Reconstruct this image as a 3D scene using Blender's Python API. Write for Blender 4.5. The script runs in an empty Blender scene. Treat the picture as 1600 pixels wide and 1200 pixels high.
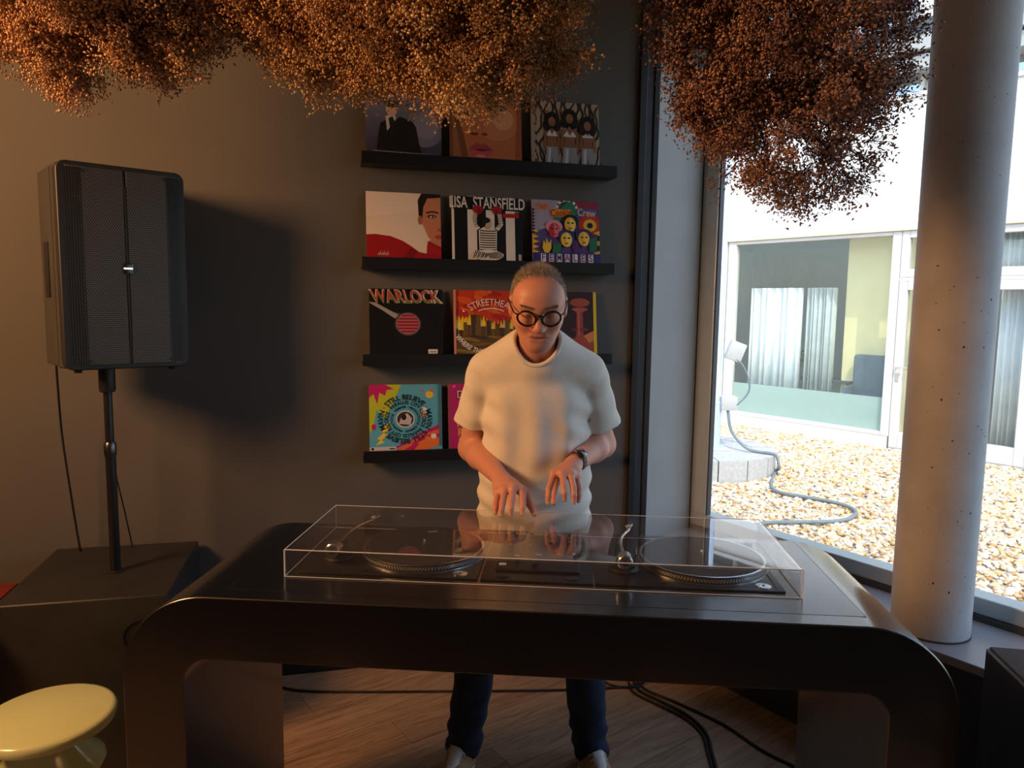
import bpy, bmesh, math, random
import numpy as np
from mathutils import Vector, Matrix
random.seed(7); rng = np.random.default_rng(7)
C = bpy.context.scene.collection
sc = bpy.context.scene
R_ = math.radians

# ------------------------------------------------------------------ camera
FPX = 1150.0; PITCH = R_(6.2); ROLL = 0.0137; CAMZ = 1.62
cf = Vector((0, math.cos(PITCH), -math.sin(PITCH)))
U0 = Vector((0, math.sin(PITCH), math.cos(PITCH))); R0 = Vector((1, 0, 0))
cr = R0*math.cos(ROLL) + U0*math.sin(ROLL)
cu = -R0*math.sin(ROLL) + U0*math.cos(ROLL)
cam = bpy.data.objects.new('camera', bpy.data.cameras.new('camera')); C.objects.link(cam)
cam.data.sensor_width = 36; cam.data.lens = 36*FPX/1600; cam.data.clip_start = 0.02
cam.matrix_world = Matrix(((cr.x, cu.x, -cf.x, 0), (cr.y, cu.y, -cf.y, 0), (cr.z, cu.z, -cf.z, CAMZ), (0, 0, 0, 1)))
sc.camera = cam
CO = Vector((0, 0, CAMZ))

# ------------------------------------------------------------------ light
sc.view_settings.view_transform = 'Standard'; sc.view_settings.look = 'None'
sc.view_settings.gamma = 1; sc.view_settings.use_curve_mapping = False
sc.view_settings.exposure = 0.5
w = bpy.data.worlds.new('sky'); sc.world = w; w.use_nodes = True
wn_ = w.node_tree.nodes; bg = wn_['Background']
sky = wn_.new('ShaderNodeTexSky'); sky.sky_type = 'NISHITA'; sky.sun_disc = False
sky.sun_elevation = R_(50); sky.sun_rotation = R_(180); sky.air_density = 1.0; sky.dust_density = 1.5
w.node_tree.links.new(sky.outputs[0], bg.inputs[0]); bg.inputs[1].default_value = 0.42
def light(name, typ, loc, target, energy, col, **kw):
    l = bpy.data.lights.new(name, typ); l.energy = energy; l.color = col
    for k, v in kw.items(): setattr(l, k, v)
    o = bpy.data.objects.new(name, l); C.objects.link(o); o.location = loc
    o.rotation_euler = (Vector(target)-Vector(loc)).to_track_quat('-Z', 'Y').to_euler()
    return o
light('sun_offscreen', 'SUN', (0, -5, 9), (0.15, -5+math.cos(R_(50))*9, 9-math.sin(R_(50))*9), 2.0, (1, .95, .86), angle=R_(.6))
# the warm lamp on the left whose glow lies on the wall, the flowers and the shirt
light('lamp_left_offscreen', 'AREA', (-2.55, .95, 2.45), (-.3, 2.5, 1.7), 56, (1, .49, .20), size=.7)

# ------------------------------------------------------------------ helpers
def at(px, py, Y):
    d = cr*((px-800)/FPX) + cu*((600-py)/FPX) + cf
    return CO + d*(Y/d.y)
def atz(px, py, z):
    d = cr*((px-800)/FPX) + cu*((600-py)/FPX) + cf
    return CO + d*((z-CAMZ)/d.z)
def hit(px, py, p0, n):
    d = cr*((px-800)/FPX) + cu*((600-py)/FPX) + cf
    return CO + d*((Vector(p0)-CO).dot(n)/d.dot(n))
def S(r, g, b):
    f = lambda c: (c/255/12.92) if c/255 <= .04045 else ((c/255+.055)/1.055)**2.4
    return (f(r), f(g), f(b))

class MB:
    def __init__(s): s.v = []; s.f = []; s.c = []
    def add(s, vs, fs, M=None, col=None):
        b = len(s.v)
        for p in vs:
            p = Vector(p)
            s.v.append(tuple(M @ p) if M is not None else tuple(p))
        for q in fs:
            s.f.append([i+b for i in q]); s.c.append(col)
        return s
    def box(s, x0, x1, y0, y1, z0, z1, M=None, col=None):
        return s.add([(x0,y0,z0),(x1,y0,z0),(x1,y1,z0),(x0,y1,z0),(x0,y0,z1),(x1,y0,z1),(x1,y1,z1),(x0,y1,z1)],
            [(3,2,1,0),(4,5,6,7),(0,1,5,4),(1,2,6,5),(2,3,7,6),(3,0,4,7)], M, col)
    def rbox(s, x0, x1, y0, y1, z0, z1, r=.005, seg=2, M=None, col=None):
        bm = bmesh.new(); bmesh.ops.create_cube(bm, size=1)
        for v in bm.verts:
            v.co = Vector(((x0+x1)/2+v.co.x*(x1-x0), (y0+y1)/2+v.co.y*(y1-y0), (z0+z1)/2+v.co.z*(z1-z0)))
        r = min(r, .49*min(x1-x0, y1-y0, z1-z0))
        bmesh.ops.bevel(bm, geom=bm.edges[:], offset=r, segments=seg, affect='EDGES', profile=.5)
        bm.verts.index_update()
        s.add([v.co.copy() for v in bm.verts], [[v.index for v in f.verts] for f in bm.faces], M, col); bm.free()
        return s
    def tube(s, pts, r, n=8, caps=True, M=None, col=None, closed=False):
        pts = [Vector(p) for p in pts]; m = len(pts)
        rs = r if isinstance(r, (list, tuple)) else [r]*m
        vs = []; prev = None
        for i, p in enumerate(pts):
            if closed: t = (pts[(i+1) % m]-pts[i-1]).normalized()
            else: t = (pts[min(i+1, m-1)]-pts[max(i-1, 0)]).normalized()
            if prev is None:
                a = Vector((0, 0, 1)) if abs(t.z) < .9 else Vector((1, 0, 0))
                nx = t.cross(a).normalized()
            else: nx = (prev - t*prev.dot(t)).normalized()
            prev = nx; ny = t.cross(nx)
            for k in range(n):
                a = 2*math.pi*k/n
                vs.append(p + nx*math.cos(a)*rs[i] + ny*math.sin(a)*rs[i])
        fs = []
        for i in range(m if closed else m-1):
            j = (i+1) % m
            for k in range(n):
                fs.append((i*n+k, i*n+(k+1) % n, j*n+(k+1) % n, j*n+k))
        if caps and not closed: fs += [list(range(n))[::-1], [(m-1)*n+k for k in range(n)]]
        return s.add(vs, fs, M, col)
    def lathe(s, prof, n=32, M=None, col=None, cap=True):
        vs = []; fs = []; m = len(prof)
        for (r, z) in prof:
            for k in range(n):
                a = 2*math.pi*k/n; vs.append((r*math.cos(a), r*math.sin(a), z))
        for i in range(m-1):
            for k in range(n): fs.append((i*n+k, i*n+(k+1) % n, (i+1)*n+(k+1) % n, (i+1)*n+k))
        if cap: fs += [list(range(n))[::-1], [(m-1)*n+k for k in range(n)]]
        return s.add(vs, fs, M, col)
    def prism(s, poly, z0, z1, M=None, col=None):
        n = len(poly)
        vs = [(p[0], p[1], z0) for p in poly] + [(p[0], p[1], z1) for p in poly]
        fs = [list(range(n))[::-1], list(range(n, 2*n))] + [(i, (i+1) % n, n+(i+1) % n, n+i) for i in range(n)]
        return s.add(vs, fs, M, col)
    def build(s, name, mat, parent=None, smooth=None, loc=None):
        me = bpy.data.meshes.new(name); me.from_pydata(s.v, [], s.f); me.update()
        if any(c is not None for c in s.c):
            a = me.attributes.new('tint', 'FLOAT_COLOR', 'FACE')
            a.data.foreach_set('color', np.array([tuple(c or (1, 1, 1))[:3]+(1,) for c in s.c], 'f').ravel())
        return finish(name, me, mat, parent, smooth, loc)
def finish(name, me, mat, parent=None, smooth=None, loc=None):
    if smooth is not None:
        me.shade_smooth()
        if smooth < 179: me.set_sharp_from_angle(angle=R_(smooth))
    if mat: me.materials.append(mat)
    o = bpy.data.objects.new(name, me); C.objects.link(o)
    if parent: o.parent = parent
    if loc: o.location = loc
    return o
def npmesh(name, V, F, mat, parent=None, smooth=None, tint=None):
    me = bpy.data.meshes.new(name); k = F.shape[1]
    me.vertices.add(len(V)); me.vertices.foreach_set('co', np.ascontiguousarray(V, 'f').ravel())
    me.loops.add(F.size); me.loops.foreach_set('vertex_index', np.ascontiguousarray(F, 'i').ravel())
    me.polygons.add(len(F)); me.polygons.foreach_set('loop_start', np.arange(0, F.size, k, dtype='i'))
    me.polygons.foreach_set('loop_total', np.full(len(F), k, 'i'))
    me.update(calc_edges=True)
    if tint is not None:
        dom = 'POINT' if len(tint) == len(V) else 'FACE'
        a = me.attributes.new('tint', 'FLOAT_COLOR', dom)
        a.data.foreach_set('color', np.concatenate([tint, np.ones((len(tint), 1))], 1).astype('f').ravel())
    return finish(name, me, mat, parent, smooth)
def tag(o, label=None, cat=None, group=None, kind=None):
    if label: o['label'] = label
    if cat: o['category'] = cat
    if group: o['group'] = group
    if kind: o['kind'] = kind
    return o
def empty(name, loc, rz=0, label=None, cat=None, group=None):
    o = bpy.data.objects.new(name, None); C.objects.link(o); o.location = loc; o.rotation_euler = (0, 0, rz)
    o.empty_display_size = .1
    return tag(o, label, cat, group)
def T(x, y, z): return Matrix.Translation((x, y, z))
def RX(a): return Matrix.Rotation(a, 4, 'X')
def RY(a): return Matrix.Rotation(a, 4, 'Y')
def RZ(a): return Matrix.Rotation(a, 4, 'Z')
def bevel(o, w_=.003, seg=2, ang=40):
    m = o.modifiers.new('bevel', 'BEVEL'); m.width = w_; m.segments = seg; m.limit_method = 'ANGLE'; m.angle_limit = R_(ang)
    return o
def spline(pts, n=6):
    P = [Vector(p) for p in pts]; out = []
    P = [P[0]*2-P[1]] + P + [P[-1]*2-P[-2]]
    for i in range(1, len(P)-2):
        for k in range(n):
            t = k/n; a, b, c, d = P[i-1:i+3]
            out.append(.5*((2*b)+(c-a)*t+(2*a-5*b+4*c-d)*t*t+(3*b-a-3*c+d)*t**3))
    out.append(P[-2]); return out

# ------------------------------------------------------------------ materials
def mat(name, col, rough=.6, metal=0, var=0, vscale=8, bump=0, bscale=60, spec=.5, tint=False, coat=0, sub=0, emis=None, trans=0):
    m = bpy.data.materials.new(name); m.use_nodes = True
    nt = m.node_tree; b = nt.nodes['Principled BSDF']
    b.inputs['Base Color'].default_value = (*col, 1); b.inputs['Roughness'].default_value = rough
    b.inputs['Metallic'].default_value = metal; b.inputs['Specular IOR Level'].default_value = spec
    if coat: b.inputs['Coat Weight'].default_value = coat; b.inputs['Coat Roughness'].default_value = .12
    if sub: b.inputs['Subsurface Weight'].default_value = sub; b.inputs['Subsurface Radius'].default_value = (.012, .004, .002)
    if trans: b.inputs['Transmission Weight'].default_value = trans
    if emis: b.inputs['Emission Color'].default_value = (*emis[:3], 1); b.inputs['Emission Strength'].default_value = emis[3]
    src = None
    tc = nt.nodes.new('ShaderNodeTexCoord')
    if tint:
        a = nt.nodes.new('ShaderNodeAttribute'); a.attribute_name = 'tint'; src = a.outputs['Color']
        mx = nt.nodes.new('ShaderNodeMix'); mx.data_type = 'RGBA'; mx.blend_type = 'MULTIPLY'; mx.inputs[0].default_value = 1
        mx.inputs[6].default_value = (*col, 1); nt.links.new(src, mx.inputs[7]); src = mx.outputs[2]
    if var:
        n = nt.nodes.new('ShaderNodeTexNoise'); n.inputs['Scale'].default_value = vscale; n.inputs['Detail'].default_value = 5
        nt.links.new(tc.outputs['Object'], n.inputs['Vector'])
        mr = nt.nodes.new('ShaderNodeMapRange'); mr.inputs[1].default_value = .3; mr.inputs[2].default_value = .7
        mr.inputs[3].default_value = 1-var; mr.inputs[4].default_value = 1+var
        nt.links.new(n.outputs['Fac'], mr.inputs[0])
        mx = nt.nodes.new('ShaderNodeMix'); mx.data_type = 'RGBA'; mx.blend_type = 'MULTIPLY'; mx.inputs[0].default_value = 1
        if src: nt.links.new(src, mx.inputs[6])
        else: mx.inputs[6].default_value = (*col, 1)
        nt.links.new(mr.outputs[0], mx.inputs[7]); src = mx.outputs[2]
    if src: nt.links.new(src, b.inputs['Base Color'])
    if bump:
        n = nt.nodes.new('ShaderNodeTexNoise'); n.inputs['Scale'].default_value = bscale; n.inputs['Detail'].default_value = 4
        nt.links.new(tc.outputs['Object'], n.inputs['Vector'])
        bp = nt.nodes.new('ShaderNodeBump'); bp.inputs['Strength'].default_value = bump; bp.inputs['Distance'].default_value = .01
        nt.links.new(n.outputs['Fac'], bp.inputs['Height']); nt.links.new(bp.outputs[0], b.inputs['Normal'])
    return m
def clear(name, tintc=(1, 1, 1), ior=1.45, boost=1.0, rough=0.0, haze=0.0, hazec=(1, 1, 1)):
    """thin clear sheet: passes light straight through, mirrors by fresnel, a little diffuse haze"""
    m = bpy.data.materials.new(name); m.use_nodes = True; nt = m.node_tree
    for n in list(nt.nodes): nt.nodes.remove(n)
    o = nt.nodes.new('ShaderNodeOutputMaterial'); tr = nt.nodes.new('ShaderNodeBsdfTransparent'); tr.inputs[0].default_value = (*tintc, 1)
    gl = nt.nodes.new('ShaderNodeBsdfGlossy'); gl.inputs['Roughness'].default_value = rough
    fr = nt.nodes.new('ShaderNodeFresnel'); fr.inputs[0].default_value = ior
    mu = nt.nodes.new('ShaderNodeMath'); mu.operation = 'MULTIPLY'; mu.inputs[1].default_value = boost; mu.use_clamp = True
    mx = nt.nodes.new('ShaderNodeMixShader'); nt.links.new(fr.outputs[0], mu.inputs[0]); nt.links.new(mu.outputs[0], mx.inputs[0])
    ge = nt.nodes.new('ShaderNodeNewGeometry'); iv = nt.nodes.new('ShaderNodeMath'); iv.operation = 'SUBTRACT'; iv.inputs[0].default_value = 1
    nt.links.new(ge.outputs['Backfacing'], iv.inputs[1]); m3 = nt.nodes.new('ShaderNodeMath'); m3.operation = 'MULTIPLY'
    nt.links.new(mu.outputs[0], m3.inputs[0]); nt.links.new(iv.outputs[0], m3.inputs[1]); nt.links.new(m3.outputs[0], mx.inputs[0])
    base = tr.outputs[0]
    if haze:
        df = nt.nodes.new('ShaderNodeBsdfDiffuse'); df.inputs[0].default_value = (*hazec, 1)
        m2 = nt.nodes.new('ShaderNodeMixShader'); m2.inputs[0].default_value = haze
        nt.links.new(tr.outputs[0], m2.inputs[1]); nt.links.new(df.outputs[0], m2.inputs[2]); base = m2.outputs[0]
    nt.links.new(base, mx.inputs[1]); nt.links.new(gl.outputs[0], mx.inputs[2]); nt.links.new(mx.outputs[0], o.inputs[0])
    return m
M = {}
M['wall'] = mat('dark_wall_paint', (.100, .094, .086), .75, var=.05, vscale=3, bump=.03, bscale=250)
M['wall_plain'] = mat('room_paint', (.30, .28, .26), .8, var=.04)
M['ceil'] = mat('ceiling_paint', (.30, .28, .26), .9, var=.03)
M['black_trim'] = mat('black_trim', (.010, .010, .011), .5, var=.1)
M['slate_trim'] = mat('slate_trim', (.035, .042, .05), .5, var=.05)
M['reveal'] = mat('reveal_grey', (.37, .36, .335), .55, var=.05, vscale=5)
M['alu'] = mat('aluminium_frame', (.50, .56, .54), .38, metal=.35, var=.04)
M['alu_dark'] = mat('gasket_and_shadow_gap', (.06, .06, .06), .5, var=.05)
M['sill'] = mat('sill_grey', (.32, .31, .30), .35, var=.05, vscale=4)
M['black'] = mat('black_lacquer', (.0085, .0085, .0105), .34, var=.08, vscale=20)
M['console'] = mat('console_black_metal', (.006, .006, .0075), .24, metal=0, var=.08, vscale=30, spec=1.0, coat=.5)
M['console'].node_tree.nodes['Principled BSDF'].inputs['IOR'].default_value = 1.55
M['blackplastic'] = mat('black_plastic', (.013, .013, .014), .45, var=.06)
M['speaker_body'] = mat('speaker_box_black', (.045, .043, .041), .55, var=.08, bump=.15, bscale=400)
M['wood_black'] = mat('sub_black_paint', (.022, .0215, .021), .5, var=.2, vscale=12, bump=.12, bscale=300)
M['rubber'] = mat('rubber', (.012, .012, .012), .8, var=.1)
M['cable'] = mat('cable_black', (.010, .010, .010), .5, var=.1)
M['silver'] = mat('brushed_silver', (.80, .78, .75), .25, metal=1, var=.05)
M['chrome_dark'] = mat('dark_metal', (.12, .12, .125), .3, metal=1, var=.05)
M['platter'] = mat('platter_edge', (.75, .73, .70), .35, metal=.6, var=.05)
M['mat_felt'] = mat('slipmat', (.045, .043, .045), .7, var=.1, vscale=40)
M['deckplate'] = mat('turntable_plate', (.045, .042, .040), .30, metal=.6, var=.06, vscale=30)
M['white'] = mat('white_plastic', (.8, .8, .78), .4, var=.03)
M['led'] = mat('lit_logo', (.9, .9, .9), .4, emis=(1, 1, 1, .8), var=.02)
M['concrete'] = mat('column_concrete', (.52, .51, .505), .75, var=.10, vscale=6, bump=.12, bscale=40)
M['pit'] = mat('column_pit', (.07, .065, .06), .9, var=.1)
M['stool'] = mat('pale_green_glaze', (.66, .74, .40), .16, var=.02, coat=.6)
M['red'] = mat('dark_red_lacquer', (.20, .02, .012), .5, var=.1)
M['acrylic'] = clear('clear_acrylic', (.975, .975, .97), 1.49, 1.7, .012, .012)
M['acrylic_edge'] = mat('polished_acrylic_edge', (.80, .80, .80), .25, var=.03)  # light gathered in the clear edges is put into this near-white colour
M['glass'] = clear('window_glass', (.97, .985, .98), 1.45, .6)
M['glass_f'] = clear('courtyard_glass', (.95, .97, .95), 1.5, 1.2, 0, .04, (.78, .84, .82))  # faint pale haze paints part of the panes' reflection into their colour
M['glass_frost'] = clear('frosted_glass', (.62, .80, .78), 1.5, 1.0, .2, .50, (.72, .88, .85))
M['glass_blue'] = mat('reflective_glazing', (.50, .52, .54), .04, metal=.8, var=.03)
M['lens'] = clear('spectacle_lens', (.94, .94, .95), 1.5, 1.2)
M['facade'] = mat('white_render', (.78, .76, .73), .85, var=.02)
M['facade_frame'] = mat('white_window_frame', (.66, .62, .58), .5, var=.02)
M['facade_gold'] = mat('cream_frame_line', (.72, .62, .42), .5, var=.02)
M['facade_grey'] = mat('grey_slab', (.40, .40, .38), .7, var=.04)
M['facade_dark'] = mat('dark_fascia', (.07, .085, .10), .6, var=.05)
M['yellow_wall'] = mat('sunlit_yellow_wall', (.98, .84, .46), .9, var=.03)
M['in_wall'] = mat('inside_wall', (.80, .85, .83), .9, var=.05)
M['in_dark'] = mat('inside_dark', (.34, .38, .38), .9, var=.15)
M['curtain'] = mat('pale_curtain', (.85, .89, .92), .9, var=.05)
M['curtain_grey'] = mat('grey_curtain', (.55, .60, .60), .9, var=.08)
M['chair_blue'] = mat('blue_black_chair', (.10, .15, .19), .6, var=.1)
M['leaf'] = mat('green_leaf', (.28, .48, .10), .6, var=.2)
M['paleblue'] = mat('pale_blue_paint', (.45, .58, .78), .5, var=.04)
M['block'] = mat('grey_block_concrete', (.44, .44, .43), .9, var=.12, vscale=30, bump=.3, bscale=120)
M['gravel_base'] = mat('gravel_bed', (.42, .34, .24), .95, var=.3, vscale=30)
M['pebble'] = mat('pebble', (1, 1, 1), .75, tint=True)
M['hose'] = mat('grey_hose', (.17, .21, .23), .6, var=.08)
M['greybox'] = mat('grey_box', (.45, .45, .44), .6, var=.05)
M['print'] = mat('sleeve_print', (.9, .9, .9), .38, tint=True)
M['card'] = mat('sleeve_card', (.30, .28, .25), .6, var=.05)
M['blossom'] = mat('dried_blossom', (1, 1, 1), .85, tint=True)
M['skin'] = mat('skin', (1, 1, 1), .48, tint=True, sub=.04, bump=.05, bscale=300)
M['hair'] = mat('grey_hair', (1, 1, 1), .5, tint=True)
M['shirt'] = mat('cream_cotton', (.78, .74, .67), .9, var=.03, vscale=60, bump=.06, bscale=500)
M['denim'] = mat('dark_denim', (.020, .038, .072), .85, var=.35, vscale=14, bump=.15, bscale=500)
M['denim_stitch'] = mat('denim_edge', (.03, .05, .085), .8, var=.2)
M['glasses'] = mat('black_acetate', (.012, .010, .010), .25, var=.05)
M['shoe_tan'] = mat('tan_suede', (.50, .31, .15), .8, var=.12, vscale=40)
M['shoe_white'] = mat('white_rubber', (.85, .80, .70), .6, var=.06)
M['strap'] = mat('watch_strap', (.03, .03, .035), .6, var=.05)
M['screen'] = mat('watch_glass', (.02, .02, .022), .04, var=.03, spec=1, coat=1)
M['brow'] = mat('brow_hair', (.26, .17, .12), .8, var=.1)

def wood(name, shift):
    m = bpy.data.materials.new(name); m.use_nodes = True; nt = m.node_tree; b = nt.nodes['Principled BSDF']
    tc = nt.nodes.new('ShaderNodeTexCoord'); mp = nt.nodes.new('ShaderNodeMapping')
    mp.inputs['Scale'].default_value = (1.2, 13, 5); 
    oi = nt.nodes.new('ShaderNodeObjectInfo'); ad = nt.nodes.new('ShaderNodeVectorMath'); ad.operation = 'ADD'
    mm = nt.nodes.new('ShaderNodeMath'); mm.operation = 'MULTIPLY'; mm.inputs[1].default_value = 57
    nt.links.new(oi.outputs['Random'], mm.inputs[0])
    nt.links.new(tc.outputs['Object'], ad.inputs[0]); nt.links.new(mm.outputs[0], ad.inputs[1])
    nt.links.new(ad.outputs[0], mp.inputs[0])
    n = nt.nodes.new('ShaderNodeTexNoise'); n.inputs['Scale'].default_value = 3.2; n.inputs['Detail'].default_value = 9; n.inputs['Distortion'].default_value = 1.2
    n.inputs['Roughness'].default_value = .68
    nt.links.new(mp.outputs[0], n.inputs['Vector'])
    r = nt.nodes.new('ShaderNodeValToRGB'); e = r.color_ramp.elements
    e[0].position = .30; e[0].color = (.15, .088, .045, 1); e[1].position = .70; e[1].color = (.43, .29, .165, 1)
    x = r.color_ramp.elements.new(.5); x.color = (.31, .20, .108, 1)
    nt.links.new(n.outputs['Fac'], r.inputs[0])
    mr = nt.nodes.new('ShaderNodeMapRange'); mr.inputs[3].default_value = .86; mr.inputs[4].default_value = 1.12
    nt.links.new(oi.outputs['Random'], mr.inputs[0])
    mx = nt.nodes.new('ShaderNodeMix'); mx.data_type = 'RGBA'; mx.blend_type = 'MULTIPLY'; mx.inputs[0].default_value = 1
    nt.links.new(r.outputs[0], mx.inputs[6]); nt.links.new(mr.outputs[0], mx.inputs[7])
    nt.links.new(mx.outputs[2], b.inputs['Base Color']); b.inputs['Roughness'].default_value = .42
    bp = nt.nodes.new('ShaderNodeBump'); bp.inputs['Strength'].default_value = .08; nt.links.new(n.outputs['Fac'], bp.inputs['Height']); nt.links.new(bp.outputs[0], b.inputs['Normal'])
    return m
M['wood'] = wood('oak_plank', 0)

def grille_mat():
    m = bpy.data.materials.new('perforated_grille'); m.use_nodes = True; nt = m.node_tree; b = nt.nodes['Principled BSDF']
    tc = nt.nodes.new('ShaderNodeTexCoord'); sp = nt.nodes.new('ShaderNodeSeparateXYZ'); nt.links.new(tc.outputs['Object'], sp.inputs[0])
    P = .0078
    def math_(op, a, b_=None):
        n = nt.nodes.new('ShaderNodeMath'); n.operation = op
        for i, v in enumerate((a, b_)):
            if v is None: continue
            if isinstance(v, (int, float)): n.inputs[i].default_value = v
            else: nt.links.new(v, n.inputs[i])
        return n.outputs[0]
    def grid(off):
        u = math_('ADD', math_('DIVIDE', sp.outputs['X'], P), off); v = math_('ADD', math_('DIVIDE', sp.outputs['Z'], P*1.732), off)
        du = math_('MULTIPLY', math_('SUBTRACT', math_('FRACT', math_('ADD', u, 100)), .5), P)
        dv = math_('MULTIPLY', math_('SUBTRACT', math_('FRACT', math_('ADD', v, 100)), .5), P*1.732)
        return math_('SQRT', math_('ADD', math_('MULTIPLY', du, du), math_('MULTIPLY', dv, dv)))
    d = math_('MINIMUM', grid(0), grid(.5))
    hole = math_('LESS_THAN', d, .0029)
    mx = nt.nodes.new('ShaderNodeMix'); mx.data_type = 'RGBA'; nt.links.new(hole, mx.inputs[0])
    mx.inputs[6].default_value = (.095, .095, .10, 1); mx.inputs[7].default_value = (.003, .003, .003, 1)
    nt.links.new(mx.outputs[2], b.inputs['Base Color']); b.inputs['Roughness'].default_value = .5
    return m
M['grille'] = grille_mat()
# ------------------------------------------------------------------ frames of reference
W_RZ = R_(14); W0 = Vector((-1.0, 3.05, 0))                 # album wall: x along it, y into it
V_RZ = R_(-54); V0 = Vector((1.06, 2.9, 0))                 # window wall: x towards the viewer, y outwards
K_RZ = R_(-4.3); K0 = Vector((0.035, 1.55, 0))              # console front centre
def fr(o, rz): return Matrix.Translation(o) @ Matrix.Rotation(rz, 4, 'Z')
WM, VM, KM = fr(W0, W_RZ), fr(V0, V_RZ), fr(K0, K_RZ)
CEIL = 3.2
def struct(name, mb, m, loc=(0, 0, 0), rz=0, parent=None, label=None):
    o = mb.build(name, m, parent); o.location = loc; o.rotation_euler = (0, 0, rz)
    if not parent: o['kind'] = 'structure'
    if label: o['label'] = label
    return o
# floor outline: album wall, window wall, back, left
cw = WM @ Vector((1.70, 0, 0)); lw = WM @ Vector((-2.9, 0, 0)); rw = VM @ Vector((6.2, .36, 0)); cc = VM @ Vector((-.7, .36, 0))
floor = struct('floor', MB().prism([(lw.x, lw.y), (lw.x, -3.2), (rw.x, -3.2), (rw.x, rw.y), (cc.x, cc.y), (cw.x, cw.y)], -.12, -.012), M['black_trim'], label='oak plank floor of the room')
# planks run along the window's normal
PM = Matrix.Rotation(R_(36), 4, 'Z'); PW, PL = .19, 1.28
pm = MB().box(0, PL-.0015, 0, PW-.0015, -.012, 0)
pme = None
wl_n = (WM.to_3x3() @ Vector((0, 1, 0)))
for j in range(-14, 22):
    off = (j*0.413) % 1 * PL
    for i in range(-3, 5):
        x = i*PL+off; y = j*PW
        c = PM @ Vector((x+PL/2, y+PW/2, 0)); cw_ = WM.inverted() @ c; cv = VM.inverted() @ c
        if cw_.y > .45 or cv.y > .55 or c.x < -2.6 or c.y < .2 or c.x > 2.6: continue
        if pme is None:
            o = pm.build('plank', M['wood'], floor); pme = o.data
        else:
            o = bpy.data.objects.new('plank', pme); C.objects.link(o); o.parent = floor
        p = PM @ Vector((x, y, 0)); o.location = p; o.rotation_euler = (0, 0, R_(36))
struct('ceiling', MB().prism([(lw.x-.3, 4.5), (lw.x-.3, -3.4), (rw.x+.2, -3.4), (rw.x+.2, rw.y), (cc.x+.1, cc.y+.08), (cc.x-.1, 4.5)], CEIL, CEIL+.25), M['ceil'], label='plain ceiling')
struct('wall_back', MB().box(-3.0, 1.60, 0, .3, -.1, CEIL), M['wall'], W0, W_RZ, label='dark grey wall carrying the record shelves')
struct('baseboard_back', MB().rbox(-3.0, 1.60, -.015, 0, 0, .085, .003), M['black_trim'], W0, W_RZ, label='black baseboard')
struct('wall_left', MB().box(lw.x-.3, lw.x, -3.4, lw.y+.25, -.1, CEIL), M['wall_plain'], label='wall left of the speaker')
struct('wall_front', MB().box(lw.x-.3, rw.x+.3, -3.45, -3.2, -.1, CEIL), M['wall_plain'], label='wall behind the viewer')
struct('wall_far_right', MB().box(rw.x, rw.x+.25, -3.3, rw.y+.2, -.1, CEIL), M['wall_plain'], label='wall at the end of the windows')
# dark vertical trims at the end of the album wall
struct('trim_1', MB().rbox(1.60, 1.635, -.02, .3, 0, CEIL, .003), M['black_trim'], W0, W_RZ, label='black vertical trim at the wall end')
struct('trim_2', MB().rbox(1.635, 1.672, -.008, .3, 0, CEIL, .003), M['slate_trim'], W0, W_RZ, label='slate grey vertical trim strip')
struct('trim_3', MB().rbox(1.672, 1.70, -.015, .3, 0, CEIL, .003), M['black_trim'], W0, W_RZ, label='black vertical trim beside the window reveal')
struct('wall_reveal', MB().box(-.86, -.70, -.005, .36, 0, CEIL), M['reveal'], V0, V_RZ, label='light grey window reveal')
# low wall under window + sill slab
struct('wall_right', MB().box(-.70, 6.2, -.05, .42, -.1, .47), M['slate_trim'], V0, V_RZ, label='low dark wall under the window')
struct('trim_4', MB().rbox(-.70, 6.2, -.056, .34, .47, .50, .003), M['sill'], V0, V_RZ, label='grey window ledge')
# window
win = empty('window_1', VM @ Vector((0, .33, .5)), V_RZ); win['kind'] = 'structure'; win['label'] = 'floor to ceiling window with grey aluminium frame'
MB().box(-.70, 6.2, -.012, .10, 0, .022).build('base_shadow_gap', M['alu_dark'], win)  # dark strip: the shade of the gap under the bottom rail, put into colour
MB().rbox(-.70, 6.2, 0, .09, .022, .085, .004).build('bottom_rail', M['alu'], win)
j = MB().rbox(-.70, -.605, 0, .035, .085, 2.7, .004).build('jamb', M['alu'], win)
MB().box(-.605, -.597, .006, .034, .085, 2.7).build('gasket', M['alu_dark'], win)
MB().box(-.705, -.698, -.004, .002, 0, 2.7).build('joint_line', M['black_trim'], win)
MB().rbox(-.70, 6.2, 0, .10, 2.45, 2.7, .004).build('head_rail', M['alu'], win)
for s_ in (2.7, 4.4): MB().rbox(s_, s_+.07, 0, .09, .085, 2.5, .004).build('mullion', M['alu'], win)
for a, b in ((-.600, 2.7), (2.77, 4.4), (4.47, 6.2)): MB().box(a, b, .016, .024, .08, 2.46).build('pane', M['glass'], win)
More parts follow.
